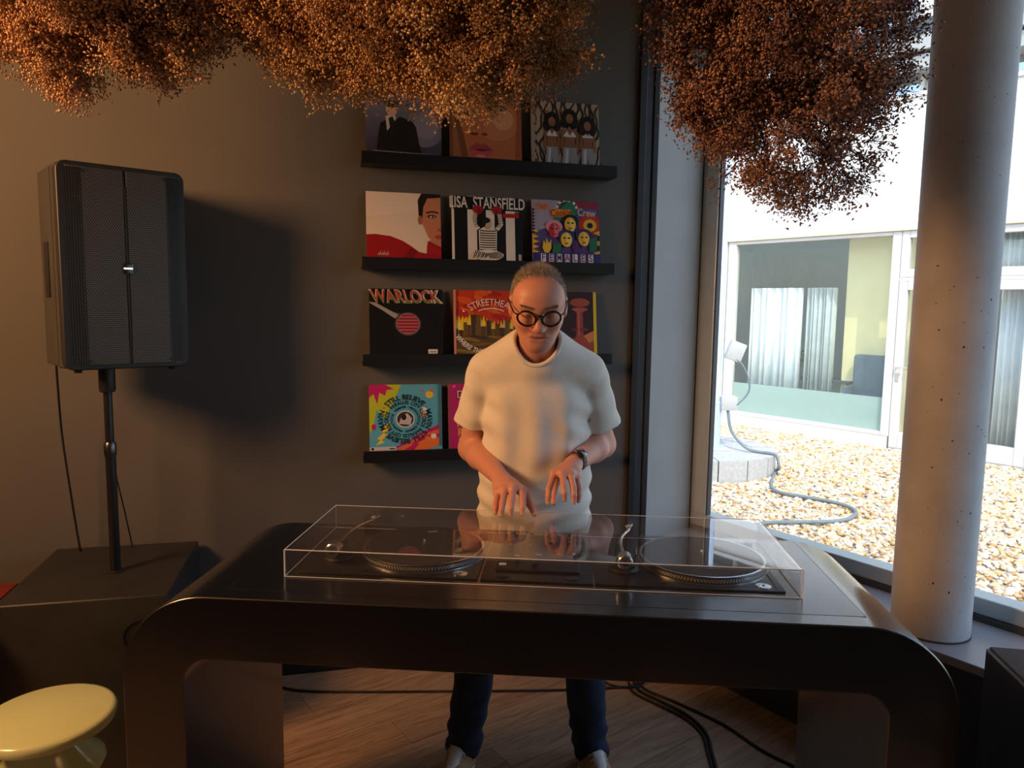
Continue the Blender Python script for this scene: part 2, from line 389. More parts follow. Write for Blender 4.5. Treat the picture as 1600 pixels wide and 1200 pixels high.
# concrete column on the ledge
cpos = atz(1450, 1003, .5); cpos += Vector((cpos.x, cpos.y, 0)).normalized()*.125
col = empty('concrete_column', cpos, 0, 'round raw concrete column standing on the window ledge', 'column')
prof = [(.1265, 0), (.1265, .004)] + [(.1255, .005+.27*i) for i in range(11)]
MB().lathe([(.1255, .004), (.1255, CEIL-.5)], 64).build('shaft', M['concrete'], col, 40)
MB().lathe([(.1275, 0), (.1275, .006), (.125, .007)], 64).build('base_joint', M['pit'], col, 40)
pits = MB()  # raised dark discs; the shade inside the air holes is painted as their colour
for k in range(150):
    a = random.uniform(-2.6, .2); z = random.choice([random.uniform(.02, 1.3), random.uniform(.02, 2.3)]); r = random.choice([.0012, .0016, .002, .003])*random.uniform(.7, 1.2)
    Mx = RZ(a) @ T(.1256, 0, z) @ RY(math.pi/2)
    pits.lathe([(r, 0), (r*.9, .0004)], 7, Mx @ Matrix.Diagonal((random.uniform(.7, 1.5), 1, 1, 1)))
tag(pits.build('air_pits', M['pit'], col), kind='stuff')

# ------------------------------------------------------------------ DJ console
con = empty('dj_console', K0, K_RZ, 'long matt black arch-shaped DJ console with rounded shoulders', 'dj console')
HW, HT, LT, RT, RO, RI, DP = .93, .95, .145, .15, .2, .06, .58
poly = [(-HW, 0)]
for k in range(17): a = math.pi - k/16*math.pi/2; poly.append((-HW+RO+RO*math.cos(a), HT-RO+RO*math.sin(a)))
for k in range(17): a = math.pi/2 - k/16*math.pi/2; poly.append((HW-RO+RO*math.cos(a), HT-RO+RO*math.sin(a)))
poly += [(HW, 0), (HW-LT, 0)]
for k in range(9): a = k/8*math.pi/2; poly.append((HW-LT-RI+RI*math.cos(a), HT-RT-RI+RI*math.sin(a)))
for k in range(9): a = math.pi/2 + k/8*math.pi/2; poly.append((-HW+LT+RI+RI*math.cos(a), HT-RT-RI+RI*math.sin(a)))
poly += [(-HW+LT, 0)]
MX = Matrix(((1, 0, 0, 0), (0, 0, 1, 0), (0, 1, 0, 0), (0, 0, 0, 1)))   # (x,z,depth) -> (x,depth,z)
body = MB().prism(poly[::-1], 0, DP, MX).build('arch_body', M['console'], con, 30); bevel(body, .003, 2, 50)
MB().box(-.6985, .7435, .0535, .562, HT, HT+.0004).build('deck_panel', M['console'], con)
se = MB(); z = HT+.0003
for (a, b, c, d) in ((-.70, .745, .052, .0535), (-.70, .745, .562, .5635), (-.70, -.6985, .052, .5635), (.7435, .745, .052, .5635)): se.box(a, b, c, d, z-.001, z)
se.build('panel_seam', M['black_trim'], con)
# ---- turntables
def kloc(x, y, z): return KM @ Vector((x, y, z))
def turntable(x0, label):
    t = empty('turntable', kloc(x0, .345, HT+.0009), K_RZ, label, 'turntable', 'turntables set into the console')
    W, D = .448, .355
    MB().rbox(-W/2, W/2, -D/2, D/2, 0, .004, .0015).build('deck_plate', M['deckplate'], t, 40)
    px, py = .058, .005
    P = T(px, py, .004)
    p = MB().lathe([(.166, 0), (.166, .004), (.163, .006), (.163, .016), (.160, .019), (.154, .019), (.154, .0165), (.02, .0165)], 96, P).build('platter', M['chrome_dark'], t, 35)
    d = MB()
    for row, (n, zz, hh) in enumerate(((120, .0075, .0017), (130, .0103, .0017), (140, .0131, .0017))):
        for k in range(n):
            a = 2*math.pi*(k+.5*row)/n
            d.add([(-.0022, 0, -hh/2*1.3), (.0022, 0, -hh/2*1.3), (.0022, 0, hh/2*1.3), (-.0022, 0, hh/2*1.3)], [(0, 1, 2, 3)], P @ RZ(a) @ T(0, -.1633, zz) )
    tag(d.build('strobe_dots', M['platter'], p), kind='stuff')
    MB().lathe([(.1665, .0), (.1665, .0035)], 96, P).build('lower_rim', M['silver'], p, 40)
    MB().lathe([(.1605, .0192), (.157, .0200), (.1545, .0192)], 96, P).build('upper_rim', M['silver'], p, 40)
    m_ = MB().lathe([(.152, .0165), (.152, .0195), (.146, .020), (.05, .0198), (.004, .0198)], 72, P).build('slipmat', M['mat_felt'], t, 30)
    MB().lathe([(.0035, .016), (.0035, .03), (.002, .033)], 12, P).build('spindle', M['silver'], t, 40)
    # tonearm, at the viewer's left front corner (the player is on the far side)
    ax, ay = -.150, -.075
    A = T(ax, ay, .004)
    b = MB().lathe([(.040, 0), (.040, .006), (.036, .010), (.030, .011), (.030, .016), (.018, .018)], 40, A).build('tonearm_base', M['blackplastic'], t, 35)
    MB().lathe([(.012, .016), (.012, .036), (.009, .038)], 24, A).build('pivot_post', M['chrome_dark'], b, 35)
    MB().rbox(-.017, .017, -.006, .006, .030, .046, .002, 2, A).build('gimbal', M['chrome_dark'], b, 40)
    arm = MB().tube(spline([(ax, ay-.035, .044), (ax, ay, .044), (ax-.002, ay+.08, .045), (ax+.006, ay+.14, .046), (ax+.028, ay+.20, .047), (ax+.030, ay+.225, .047)], 6), .0042, 10).build('tonearm', M['silver'], t, 40)
    MB().rbox(-.008, .008, -.012, .02, -.004, .003, .002, 2, T(ax+.032, ay+.238, .047) @ RZ(-.3)).build('headshell', M['silver'], arm, 40)
    MB().tube([(ax+.030, ay+.218, .047), (ax+.031, ay+.23, .047)], .0062, 12).build('collar', M['white'], arm, 40)
    CW = T(ax, ay-.040, .044) @ RX(math.pi/2)
    cwt = MB().lathe([(.013, -.014), (.0190, -.012), (.0190, .020), (.016, .0225), (.008, .0225), (.006, .0165)], 32, CW).build('counterweight', M['silver'], t, 30)
    MB().lathe([(.0058, .0166), (.0058, .026), (.004, .027)], 16, CW).build('end_stub', M['chrome_dark'], cwt, 30)
    MB().tube([(ax+.02, ay-.01, .012), (ax+.03, ay-.005, .045), (ax+.034, ay+.04, .047)], .003, 8).build('arm_lift', M['chrome_dark'], t, 40)
    MB().rbox(-.006, .006, -.006, .006, 0, .042, .002, 2, T(ax-.012, ay+.085, .004)).build('arm_rest', M['chrome_dark'], t, 40)
    # pitch fader slot, start button, lamp, adaptor
    MB().box(.2055, .2095, -.165, .02, .004, .0046).build('pitch_slot', M['black_trim'], t)
    MB().lathe([(.0185, .004), (.0185, .0062), (.017, .0068)], 28, T(.178, -.150, 0)).build('adaptor_disc', M['silver'], t, 35)
    MB().lathe([(.003, .0066), (.003, .0078)], 10, T(.178, -.150, 0)).build('adaptor_hole', M['black_trim'], t, 35)
    MB().lathe([(.012, .004), (.012, .022), (.010, .024)], 20, T(.205, .12, 0)).build('target_lamp', M['chrome_dark'], t, 35)
    MB().lathe([(.006, .004), (.006, .008)], 14, T(-.06, -.155, 0)).build('power_dot', M['blackplastic'], t, 35)
    return t
turntable(-.350, 'black turntable under the acrylic cover, on the subwoofer side of the mixer')
turntable(.383, 'black turntable under the acrylic cover, on the window side of the mixer')
mx_ = empty('dj_mixer', kloc(.018, .345, HT+.0009), K_RZ, 'black DJ mixer with knobs and faders between the two turntables', 'mixer')
MB().rbox(-.137, .137, -.178, .178, 0, .004, .0015).build('top_plate', M['deckplate'], mx_, 40)
MB().rbox(-.105, .105, -.125, .16, .004, .012, .002).build('control_panel', M['blackplastic'], mx_, 40)
def knob(x, y, r=.0065, h=.017):
    k = MB().lathe([(r*1.15, 0), (r, .003), (r*.86, h), (r*.7, h+.001)], 16, T(x, y, .012)).build('knob', M['blackplastic'], mx_, 30)
    MB().box(-.0007, .0007, 0, r*.8, h+.001, h+.0016, T(x, y, .012)).build('pointer', M['white'], k)
for ix in range(4):
    for iy in range(4): knob(-.078+ix*.052, .015+iy*.036)
for ix in range(3):
    x = -.055+ix*.055
    MB().box(x-.0012, x+.0012, -.095, -.02, .012, .0124).build('fader_slot', M['black_trim'], mx_)
    f = MB().rbox(x-.008, x+.008, -.075+.012*ix, -.060+.012*ix, .014, .030, .003).build('fader_cap', M['silver'], mx_, 40)
    MB().box(x-.006, x+.006, -.0685+.012*ix, -.0665+.012*ix, .030, .0306).build('cap_line', M['black_trim'], f)
MB().box(-.03, .03, -.113, -.111, .012, .0124).build('crossfader_slot', M['black_trim'], mx_)
MB().rbox(-.014, -.002, -.118, -.106, .013, .026, .002).build('crossfader_cap', M['blackplastic'], mx_, 40)
for x in (-.085, .085): MB().lathe([(.016, .004), (.016, .007), (.014, .0075)], 24, T(x, -.152, 0)).build('jog_button', M['black_trim'], mx_, 35)
for k in range(10):
    MB().box(.088, .094, .0+k*.008, .005+k*.008, .012, .0128).build('level_light', M['white'] if k < 2 else M['blackplastic'], mx_)
MB().rbox(-.098, -.080, -.10, -.090, .012, .016, .001).build('cue_button', M['white'], mx_, 40)
# ---- acrylic cover
cov = empty('acrylic_cover', kloc(.02, .14, HT+.0010), K_RZ, 'clear acrylic dust cover box over both turntables and mixer', 'dust cover')
a, b, d, h, t_ = -.615, .615, .40, .068, .005
panels = [(a, b, 0, d, h-t_, h), (a, b, 0, t_, 0, h-t_), (a, b, d-t_, d, 0, h-t_), (a, a+t_, t_, d-t_, 0, h-t_), (b-t_, b, t_, d-t_, 0, h-t_)]
for n_, q in zip(('top_panel', 'front_panel', 'back_panel', 'side_panel', 'side_panel'), panels): MB().box(*q).build(n_, M['acrylic'], cov)
def edge(p, q, r=.0011):
    MB().tube([p, q], r, 6).build('polished_edge', M['acrylic_edge'], cov, 60)
for z_ in (h, .001):
    edge((a, 0, z_), (b, 0, z_), .0014 if z_ == h else .0009); edge((a, d, z_), (b, d, z_), .0008); edge((a, 0, z_), (a, d, z_)); edge((b, 0, z_), (b, d, z_))
edge((a, 0, 0), (a, 0, h), .0018); edge((b, 0, 0), (b, 0, h), .0018); edge((a, d, 0), (a, d, h), .0008); edge((b, d, 0), (b, d, h), .0008)

# ------------------------------------------------------------------ PA speaker, stand, subwoofers
n_dir = R_(90-48.3)                      # local x along the front edge
sp = empty('pa_speaker', (-1.317, 2.531, 1.381), n_dir, 'black PA loudspeaker with perforated metal grille on a pole', 'loudspeaker')
Ws, Hs, Ds = .394, .68, .33
def rrect(w, h_, r, n=6):
    pts = []
    for (cx, cy, a0) in ((w/2-r, h_/2-r, 0), (-w/2+r, h_/2-r, 90), (-w/2+r, -h_/2+r, 180), (w/2-r, -h_/2+r, 270)):
        for k in range(n+1): an = R_(a0+90*k/n); pts.append((cx+r*math.cos(an), cy+r*math.sin(an)))
    return pts
SX = lambda y0: Matrix(((1, 0, 0, 0), (0, 0, 1, y0), (0, 1, 0, Hs/2), (0, 0, 0, 1)))
bevel(MB().box(-Ws/2+.004, Ws/2-.004, .05, Ds, .004, Hs-.004).build('cabinet', M['speaker_body'], sp, 30), .006, 2)
bevel(MB().prism(rrect(Ws, Hs, .03)[::-1], .0, .052, SX(0)).build('front_bezel', M['blackplastic'], sp, 30), .004, 2)
MB().box(-Ws/2+.003, -Ws/2+.0045, .112, .114, .01, Hs-.01).build('cabinet_seam', M['black_trim'], sp)
# grille: flat middle with angled cheeks
gy = lambda x: -.016 if abs(x) < .128 else -.016+(abs(x)-.128)*.35
xs = [-.182, -.128, -.006, -.0025, .0025, .006, .128, .182]
gr = MB()
for i in range(7):
    x0, x1 = xs[i], xs[i+1]
    y0, y1 = gy(x0), gy(x1)
    if i == 3: y0 = y1 = -.009
    if i in (2, 4): y0, y1 = (gy(x0), -.009) if i == 2 else (-.009, gy(x1))
    if i in (2, 4):
        pass
    gr.add([(x0, y0, .018), (x1, y1, .018), (x1, y1, Hs-.018), (x0, y0, Hs-.018)], [(0, 1, 2, 3)])
gr.add([(-.182, gy(.182), Hs-.018), (-.128, -.016, Hs-.018), (.128, -.016, Hs-.018), (.182, gy(.182), Hs-.018), (.182, .003, Hs-.014), (-.182, .003, Hs-.014)], [(0, 1, 2, 3, 4, 5)])
gr.add([(-.182, gy(.182), .018), (-.128, -.016, .018), (.128, -.016, .018), (.182, gy(.182), .018), (.182, .003, .014), (-.182, .003, .014)], [(5, 4, 3, 2, 1, 0)])
gr.add([(-.182, gy(.182), .018), (-.182, gy(.182), Hs-.018), (-.184, .003, Hs-.016), (-.184, .003, .016)], [(0, 1, 2, 3)])
gr.add([(.182, gy(.182), .018), (.182, gy(.182), Hs-.018), (.184, .003, Hs-.016), (.184, .003, .016)], [(3, 2, 1, 0)])
g = gr.build('grille', M['grille'], sp)
for s_ in (-1, 1):
    ck = MB()
    for k in range(7): x0 = s_*(.133+.007*k); ck.box(x0-.0022, x0+.0022, gy(x0)-.0025, gy(x0)+.001, .02, Hs-.02)
    for k in range(7):
        x0 = .133+.007*k; o_ = MB().box(s_*x0-.0026, s_*x0+.0026, gy(x0)-.0022, gy(x0)+.001, .02, Hs-.02).build('cheek_slat', M['blackplastic'], g)
MB().box(-.0024, .0024, -.0165, -.0155, .07, Hs-.07).build('centre_groove', M['black_trim'], g)
lg = MB().rbox(-.016, .016, -.021, -.015, Hs/2-.018, Hs/2+.018, .003).build('logo_plate', M['chrome_dark'], g, 40)
MB().box(-.014, .014, -.0218, -.0208, Hs/2-.002, Hs/2+.003).build('logo_bar', M['led'], lg)
for x in (-.125, .125):
    for z_ in (.03, Hs-.03): MB().lathe([(.005, 0), (.005, .002)], 10, T(x, -.0165, z_) @ RX(math.pi/2)).build('grille_screw', M['black_trim'], g)
MB().rbox(-Ws/2-.001, -Ws/2+.006, .19, .26, .24, .43, .004).build('side_handle_recess', M['black_trim'], sp, 40)
for x in (-.15, .15):
    for y in (.05, .28): MB().lathe([(.012, -.012), (.013, 0)], 16, T(x, y, .0)).build('rubber_foot', M['rubber'], sp, 40)
# subwoofer
sub = empty('subwoofer', (-1.475, 2.615, 0), R_(13.5), 'wide black subwoofer box under the PA speaker pole', 'subwoofer')
SH = .63
bevel(MB().box(-.262, .262, -.29, .285, .012, SH).build('cabinet', M['wood_black'], sub, 30), .006, 2)
MB().lathe([(.062, 0), (.062, .004), (.055, .005), (.05, -.01)], 40, T(.175, -.291, .49) @ RX(math.pi/2)).build('bass_port', M['black_trim'], sub, 40)
for x in (-.22, .22):
    for y in (-.25, .25): MB().lathe([(.02, 0), (.022, .013)], 14, T(x, y, 0)).build('foot', M['rubber'], sub, 40)
pp = atz(181, 893, SH); pole = empty('speaker_pole', (pp.x, pp.y, SH), 0, 'slim black pole between subwoofer and PA speaker', 'speaker pole')
MB().lathe([(.028, 0), (.028, .004), (.0185, .008)], 24).build('socket', M['blackplastic'], pole, 35)
MB().lathe([(.0175, .006), (.0175, .45)], 20).build('lower_tube', M['black'], pole, 35)
MB().lathe([(.0145, .45), (.0145, .66)], 20).build('upper_tube', M['black'], pole, 35)
MB().lathe([(.019, .43), (.021, .44), (.021, .47), (.016, .48)], 20).build('clamp_ring', M['chrome_dark'], pole, 35)
MB().lathe([(.024, .66), (.027, .67), (.027, 1.381-SH-.002)], 24).build('top_cup', M['blackplastic'], pole, 35)
def cable(name, pts, r, label, group=None, m='cable', n=6):
    return tag(MB().tube(spline(pts, 8), r, n).build(name, M[m], None, 60), label, 'cable', group)
cable('speaker_cable', [at(88, 572, 2.66), at(90, 600, 2.68), at(97, 680, 2.74), at(112, 780, 2.77), at(124, 852, 2.80), at(126, 860, 2.82)], .004, 'thin black cable hanging from the back of the PA speaker')
cable('signal_cable', [at(168, 585, 2.70), at(165, 660, 2.74), at(182, 745, 2.76), at(195, 800, 2.80), at(206, 850, 2.84), at(207, 856, 2.84)], .0028, 'very thin black cable hanging behind the speaker pole')
# second black cabinet by the window
rb = empty('equipment_case', (1.175, 1.735, 0), R_(-9), 'black carpeted equipment case between console and window ledge', 'equipment case')
M['case_top'] = mat('case_carpet', (.055, .054, .053), .9, var=.25, vscale=120, bump=.3, bscale=300)
bevel(MB().box(0, .52, -.60, 0, .01, .795).build('cabinet', M['wood_black'], rb, 30), .006, 2)
MB().rbox(.006, .514, -.594, -.006, .795, .801, .003).build('carpet_top', M['case_top'], rb, 40)
for x in (.05, .47):
    for y in (-.55, -.05): MB().lathe([(.02, 0), (.022, .012)], 14, T(x, y, 0)).build('foot', M['rubber'], rb, 40)
# stool
sl = atz(74, 1114, .45)
st = empty('side_stool', (sl.x, sl.y, 0), 0, 'pale green glossy hourglass stool with a round top', 'stool')
MB().lathe([(.01, .45), (.16, .45), (.170, .447), (.175, .440), (.175, .424), (.170, .417), (.12, .413), (.07, .40)][::-1], 64).build('round_top', M['stool'], st, 40)
MB().lathe([(.118, 0), (.126, .006), (.142, .085), (.145, .093), (.142, .102), (.066, .182), (.062, .190), (.062, .200), (.066, .208), (.138, .285), (.142, .294), (.138, .304), (.068, .378), (.064, .388), (.068, .398), (.085, .413)], 64).build('hourglass_body', M['stool'], st, 60)
# dark red cabinet at the picture edge
rd = atz(26, 924, .60)
rc = empty('red_cabinet', (rd.x-.03, rd.y, 0), R_(13.5), 'dark red topped low cabinet beside the subwoofer', 'cabinet')
MB().rbox(-.55, 0, -.35, .08, .02, .58, .004).build('body', M['wood_black'], rc, 40)
MB().rbox(-.552, .002, -.352, .082, .58, .60, .004).build('top_board', M['red'], rc, 40)
for x in (-.5, -.05):
    for y in (-.3, .03): MB().rbox(x-.02, x+.02, y-.02, y+.02, 0, .02, .003).build('foot', M['black_trim'], rc)
# floor cables
fz = .006
F = lambda px, py: atz(px, py, fz)
cable('floor_cable', [F(425, 1070), F(470, 1079), F(560, 1081), F(720, 1080), F(885, 1078), F(1000, 1072)], .005, 'single black cable lying straight across the floor behind the feet', 'cables on the floor')
cable('floor_cable', [F(990, 1066), F(1000, 1080), F(1035, 1097), F(1075, 1118), F(1103, 1145), F(1112, 1175), F(1120, 1205), F(1130, 1260)], .0065, 'thick black floor cable curving from the bundle towards the viewer', 'cables on the floor')
cable('floor_cable', [F(982, 1066), F(990, 1082), F(1030, 1102), F(1070, 1122), F(1097, 1147), F(1106, 1177), F(1113, 1205), F(1120, 1260)], .005, 'thinner black floor cable curving beside the thick one', 'cables on the floor')
cable('floor_cable', [F(994, 1062), F(1010, 1078), F(1060, 1099), F(1130, 1132), F(1190, 1172), F(1245, 1200), F(1300, 1235)], .0055, 'black floor cable running diagonally to the window leg of the console', 'cables on the floor')
cable('floor_cable', [F(940, 1062), F(955, 1070), F(985, 1074), F(1010, 1062), F(985, 1058)], .0045, 'short looped black cable in the bundle under the console', 'cables on the floor')
# ------------------------------------------------------------------ record shelves and sleeves
SHZ = [2.178, 1.757, 1.356, .946]
ordn = ['topmost', 'second', 'third', 'lowest']
for i, z in enumerate(SHZ):
    o = empty('picture_ledge', WM @ Vector((.918, 0, z)), W_RZ, 'black wall ledge for records, %s of the four on the dark wall' % ordn[i], 'shelf', 'record ledges on the wall')
    MB().box(-.55, .55, -.1, 0, 0, .012).build('bottom_board', M['black'], o)
    MB().rbox(-.55, .55, -.1005, -.090, -.0005, .048, .001, 1).build('front_lip', M['black'], o)
    MB().rbox(-.51, .51, -.010, 0, .012, .075, .001, 1).build('back_board', M['black'], o)

AS = .312
def text_polys(s, bold=0.0):
    cu_ = bpy.data.curves.new('t', 'FONT'); cu_.body = s; cu_.size = 1; cu_.align_x = 'CENTER'; cu_.align_y = 'CENTER'; cu_.offset = bold
    cu_.resolution_u = 3
    ob = bpy.data.objects.new('t', cu_); me = bpy.data.meshes.new_from_object(ob)
    V = [(v.co.x, v.co.y) for v in me.vertices]; Fc = [list(p.vertices) for p in me.polygons]
    bpy.data.objects.remove(ob); bpy.data.curves.remove(cu_); bpy.data.meshes.remove(me)
    return V, Fc
class Art:
    def __init__(s): s.mb = MB(); s.l = 0
    def _p(s, x, y): return ((x-.5)*AS, -.0021-s.l*.00012, (.095+.905*y)*AS)
    def poly(s, pts, col):
        s.l += 1; s.mb.add([s._p(min(max(x, 0), 1), min(max(y, 0), 1)) for x, y in pts], [list(range(len(pts)))], None, col)
    def rect(s, x0, y0, x1, y1, col): s.poly([(x0, y0), (x1, y0), (x1, y1), (x0, y1)], col)
    def ell(s, cx, cy, rx, ry, col, n=24, rot=0, a0=0, a1=360):
        pts = []
        for k in range(n+(a1 < 360)):
            a = R_(a0+(a1-a0)*k/n); x, y = rx*math.cos(a), ry*math.sin(a)
            pts.append((cx+x*math.cos(rot)-y*math.sin(rot), cy+x*math.sin(rot)+y*math.cos(rot)))
        s.poly(pts, col)
    def band(s, pts, w_, col):
        """polyline of constant width"""
        s.l += 1; P = [Vector(p) for p in pts]; L = []; Rr = []
        for i, p in enumerate(P):
            t = (P[min(i+1, len(P)-1)]-P[max(i-1, 0)]).normalized(); n = Vector((-t.y, t.x))*w_/2
            L.append(p+n); Rr.append(p-n)
        cl = lambda v: min(max(v, 0), 1)
        vs = [s._p(cl(p.x), cl(p.y)) for p in L]+[s._p(cl(p.x), cl(p.y)) for p in Rr]; n = len(P)
        s.mb.add(vs, [(n+i, n+i+1, i+1, i) for i in range(n-1)], None, col)
    def text(s, t, x, y, size, col, sx=1.0, rot=0, bold=.0, arc=None, shear=0):
        s.l += 1; V, Fc = text_polys(t, bold); vs = []
        for (a, b) in V:
            a = a*size*sx; b = b*size; a += shear*b
            if arc:
                r, up = arc
                th = a/r
                px, py = ((r+b)*math.sin(th), (r+b)*math.cos(th)) if up else ((r-b)*math.sin(th), -(r-b)*math.cos(th))
            else: px, py = a, b
            c_, s_ = math.cos(rot), math.sin(rot)
            vs.append(s._p(x+px*c_-py*s_, y+px*s_+py*c_))
        s.mb.add(vs, Fc, None, col)
K = S(12, 11, 12); WH = S(235, 228, 212)
def sleeve(row, t0, label, draw, spine=(.25, .22, .2), n=-.060):
    z = SHZ[row]+.0125
    o = empty('record_sleeve', WM @ Vector((t0+AS/2, n, z)), W_RZ, label, 'record', 'record sleeves on the wall ledges')
    MX_ = RX(R_(-8))
    b = MB().rbox(-AS/2, AS/2, -.0019, .0019, 0, AS, .0006, 1, None, spine).build('cardboard', M['print'], o); b.matrix_local = MX_
    a = Art(); draw(a)
    p = a.mb.build('cover_print', M['print'], o); p.matrix_local = MX_
    return o
def skin_c(k): return S(*[int(c*k) for c in (205, 140, 100)])
def art1(a):
    for k in range(14): a.rect(0, k/14, 1, (k+1)/14+.001, S(60+int(5*k), 58+int(6*k), 80+int(6.5*k)))
    a.ell(.78, .45, .25, .3, S(120, 118, 135)); a.ell(.8, .47, .16, .2, S(140, 138, 152))
    a.poly([(.14, .03), (.17, .35), (.20, .48), (.34, .56), (.46, .58), (.60, .53), (.66, .45), (.70, .2), (.74, .02)], S(20, 20, 24))
    a.poly([(.28, .36), (.26, .58), (.38, .62), (.40, .54)], S(215, 208, 196)); a.poly([(.33, .3), (.30, .55), (.35, .58), (.38, .52)], S(30, 28, 30))
    a.ell(.34, .68, .075, .10, S(214, 176, 148)); a.ell(.34, .76, .085, .055, S(70, 55, 45))
    for k in range(28): a.rect(.10+k*.031, .055-k*.0008, .118+k*.031, .068-k*.0008, S(190, 190, 195))
def art2(a):
    a.rect(0, 0, 1, 1, S(196, 112, 66)); a.poly([(0, 0), (.26, 0), (.20, .35), (.10, .7), (.02, 1), (0, 1)], S(122, 74, 44))
    a.poly([(.05, 0), (.16, 0), (.10, .45), (.03, .8)], S(160, 102, 62))
    a.ell(.66, .62, .30, .30, S(212, 130, 84)); a.ell(.74, .66, .15, .17, S(232, 160, 118))
    a.ell(.24, .72, .13, .055, S(70, 36, 26)); a.ell(.66, .82, .14, .05, S(66, 34, 26)); a.band([(.10, .84), (.22, .87), (.34, .84)], .03, S(80, 44, 30)); a.band([(.52, .93), (.68, .97), (.84, .92)], .03, S(80, 44, 30))
    a.poly([(.36, .80), (.44, .80), (.48, .50), (.52, .42), (.44, .37), (.34, .38), (.29, .43), (.35, .52)], S(205, 120, 74))
    a.ell(.34, .41, .055, .025, S(110, 50, 34)); a.ell(.48, .41, .045, .022, S(120, 56, 38))
    a.poly([(.26, .17), (.36, .27), (.42, .25), (.48, .27), (.60, .17), (.46, .145), (.36, .15)], S(176, 62, 72))
    a.poly([(.26, .17), (.36, .155), (.46, .15), (.60, .17), (.52, .06), (.40, .03), (.32, .07)], S(200, 84, 92))
    a.poly([(.33, .165), (.42, .185), (.54, .17), (.44, .145)], S(96, 30, 34)); a.ell(.42, .075, .07, .02, S(228, 140, 138))
    a.poly([(.92, 0), (1, 0), (1, 1), (.96, 1)], S(168, 88, 56))
def art3(a):
    a.rect(0, 0, 1, 1, S(186, 164, 136))
    for k in range(17):
        x0 = .06+k*.062
        a.band([(x0+.05*math.sin(u*9+k*1.1)*(.5+.5*math.sin(k))+.02*math.sin(u*21+k*2), u) for u in np.linspace(0, 1, 20)], .022+.006*(k % 3), S(42, 34, 30))
    a.rect(0, 0, .07, 1, S(176, 152, 124))
    for k in range(7): a.rect(.05, .05+k*.14, .075, .09+k*.14, S(60, 46, 38))
    for (cx, h, wd) in ((.30, .80, .085), (.56, .86, .10), (.82, .76, .085)):
        sk = S(142, 92, 62)
        a.poly([(cx-wd*1.25, .52), (cx-wd*.9, .58), (cx-wd*.9, .28), (cx-wd*1.15, .22), (cx-wd*1.5, .3)], sk); a.poly([(cx+wd*1.25, .52), (cx+wd*.9, .58), (cx+wd*.9, .28), (cx+wd*1.15, .22), (cx+wd*1.5, .3)], sk)
        a.poly([(cx-wd*1.05, .58), (cx+wd*1.05, .58), (cx+wd*.75, .40), (cx+wd*.95, .25), (cx-wd*.95, .25), (cx-wd*.75, .40)], sk)
        a.poly([(cx-wd*.95, .29), (cx+wd*.95, .29), (cx+wd*1.25, 0), (cx+wd*.15, 0), (cx, .14), (cx-wd*.15, 0), (cx-wd*1.25, 0)], S(150, 148, 150))
        a.poly([(cx-wd*.6, .27), (cx-wd*.2, .27), (cx-wd*.4, .02), (cx-wd*.8, .02)], S(205, 203, 203))
        a.poly([(cx-wd*.95, .47), (cx-wd*.4, .55), (cx, .47)], S(226, 220, 214)); a.poly([(cx+wd*.95, .47), (cx+wd*.4, .55), (cx, .47)], S(226, 220, 214)); a.rect(cx-wd*.9, .455, cx+wd*.9, .475, S(226, 220, 214))
        a.ell(cx, h-.10, .115, .135, S(16, 13, 13)); a.ell(cx-.07, h-.18, .06, .09, S(16, 13, 13)); a.ell(cx+.07, h-.18, .06, .09, S(16, 13, 13))
        a.ell(cx, h-.12, .052, .072, S(158, 104, 72)); a.band([(cx-.02, h-.155), (cx, h-.16), (cx+.02, h-.155)], .012, S(110, 48, 44))
def art4(a):
    a.rect(0, 0, 1, 1, S(232, 214, 190)); a.poly([(0, .62), (.75, .75), (.75, 1), (0, 1)], S(236, 220, 200))
    a.poly([(0, 0), (0, .36), (.12, .37), (.32, .345), (.48, .28), (.60, .20), (.70, .12), (.80, .10), (.84, .24), (1, .16), (1, 0)], S(158, 22, 30))
    a.poly([(.46, 0), (.60, .19), (.68, .12), (.60, 0)], S(128, 14, 22))
    a.poly([(.80, .20), (.84, .30), (1, .26), (1, .14)], S(172, 112, 82))
    a.poly([(.70, .60), (.72, .88), (.80, 1), (1, 1), (1, .18), (.92, .22), (.82, .36), (.76, .52)], S(196, 128, 92))
    a.poly([(.70, .66), (.69, .9), (.74, 1), (1, 1), (1, .95), (.82, .93), (.765, .80), (.75, .62)], S(34, 22, 20))
    a.ell(.72, .60, .03, .07, S(170, 106, 76)); a.ell(.88, .66, .062, .028, S(60, 34, 28)); a.ell(.885, .655, .035, .015, S(225, 205, 190)); a.ell(.89, .655, .014, .015, K)
    a.band([(.80, .71), (.88, .735), (.97, .715)], .022, S(48, 28, 22)); a.poly([(.96, .48), (1, .50), (1, .43), (.94, .445)], S(160, 92, 66))
    a.poly([(.90, .36), (.97, .385), (1, .38), (1, .32), (.95, .32)], S(180, 66, 68))
    a.poly([(.80, .12), (.82, .29), (1, .20), (1, .06)], S(170, 26, 34)); a.band([(.82, .27), (1, .18)], .015, S(120, 14, 20))
    for k in range(6): a.band([(.15+k*.024, .06), (.16+k*.024, .095+.03*(k % 2)), (.17+k*.024, .06)], .008, S(232, 200, 190))
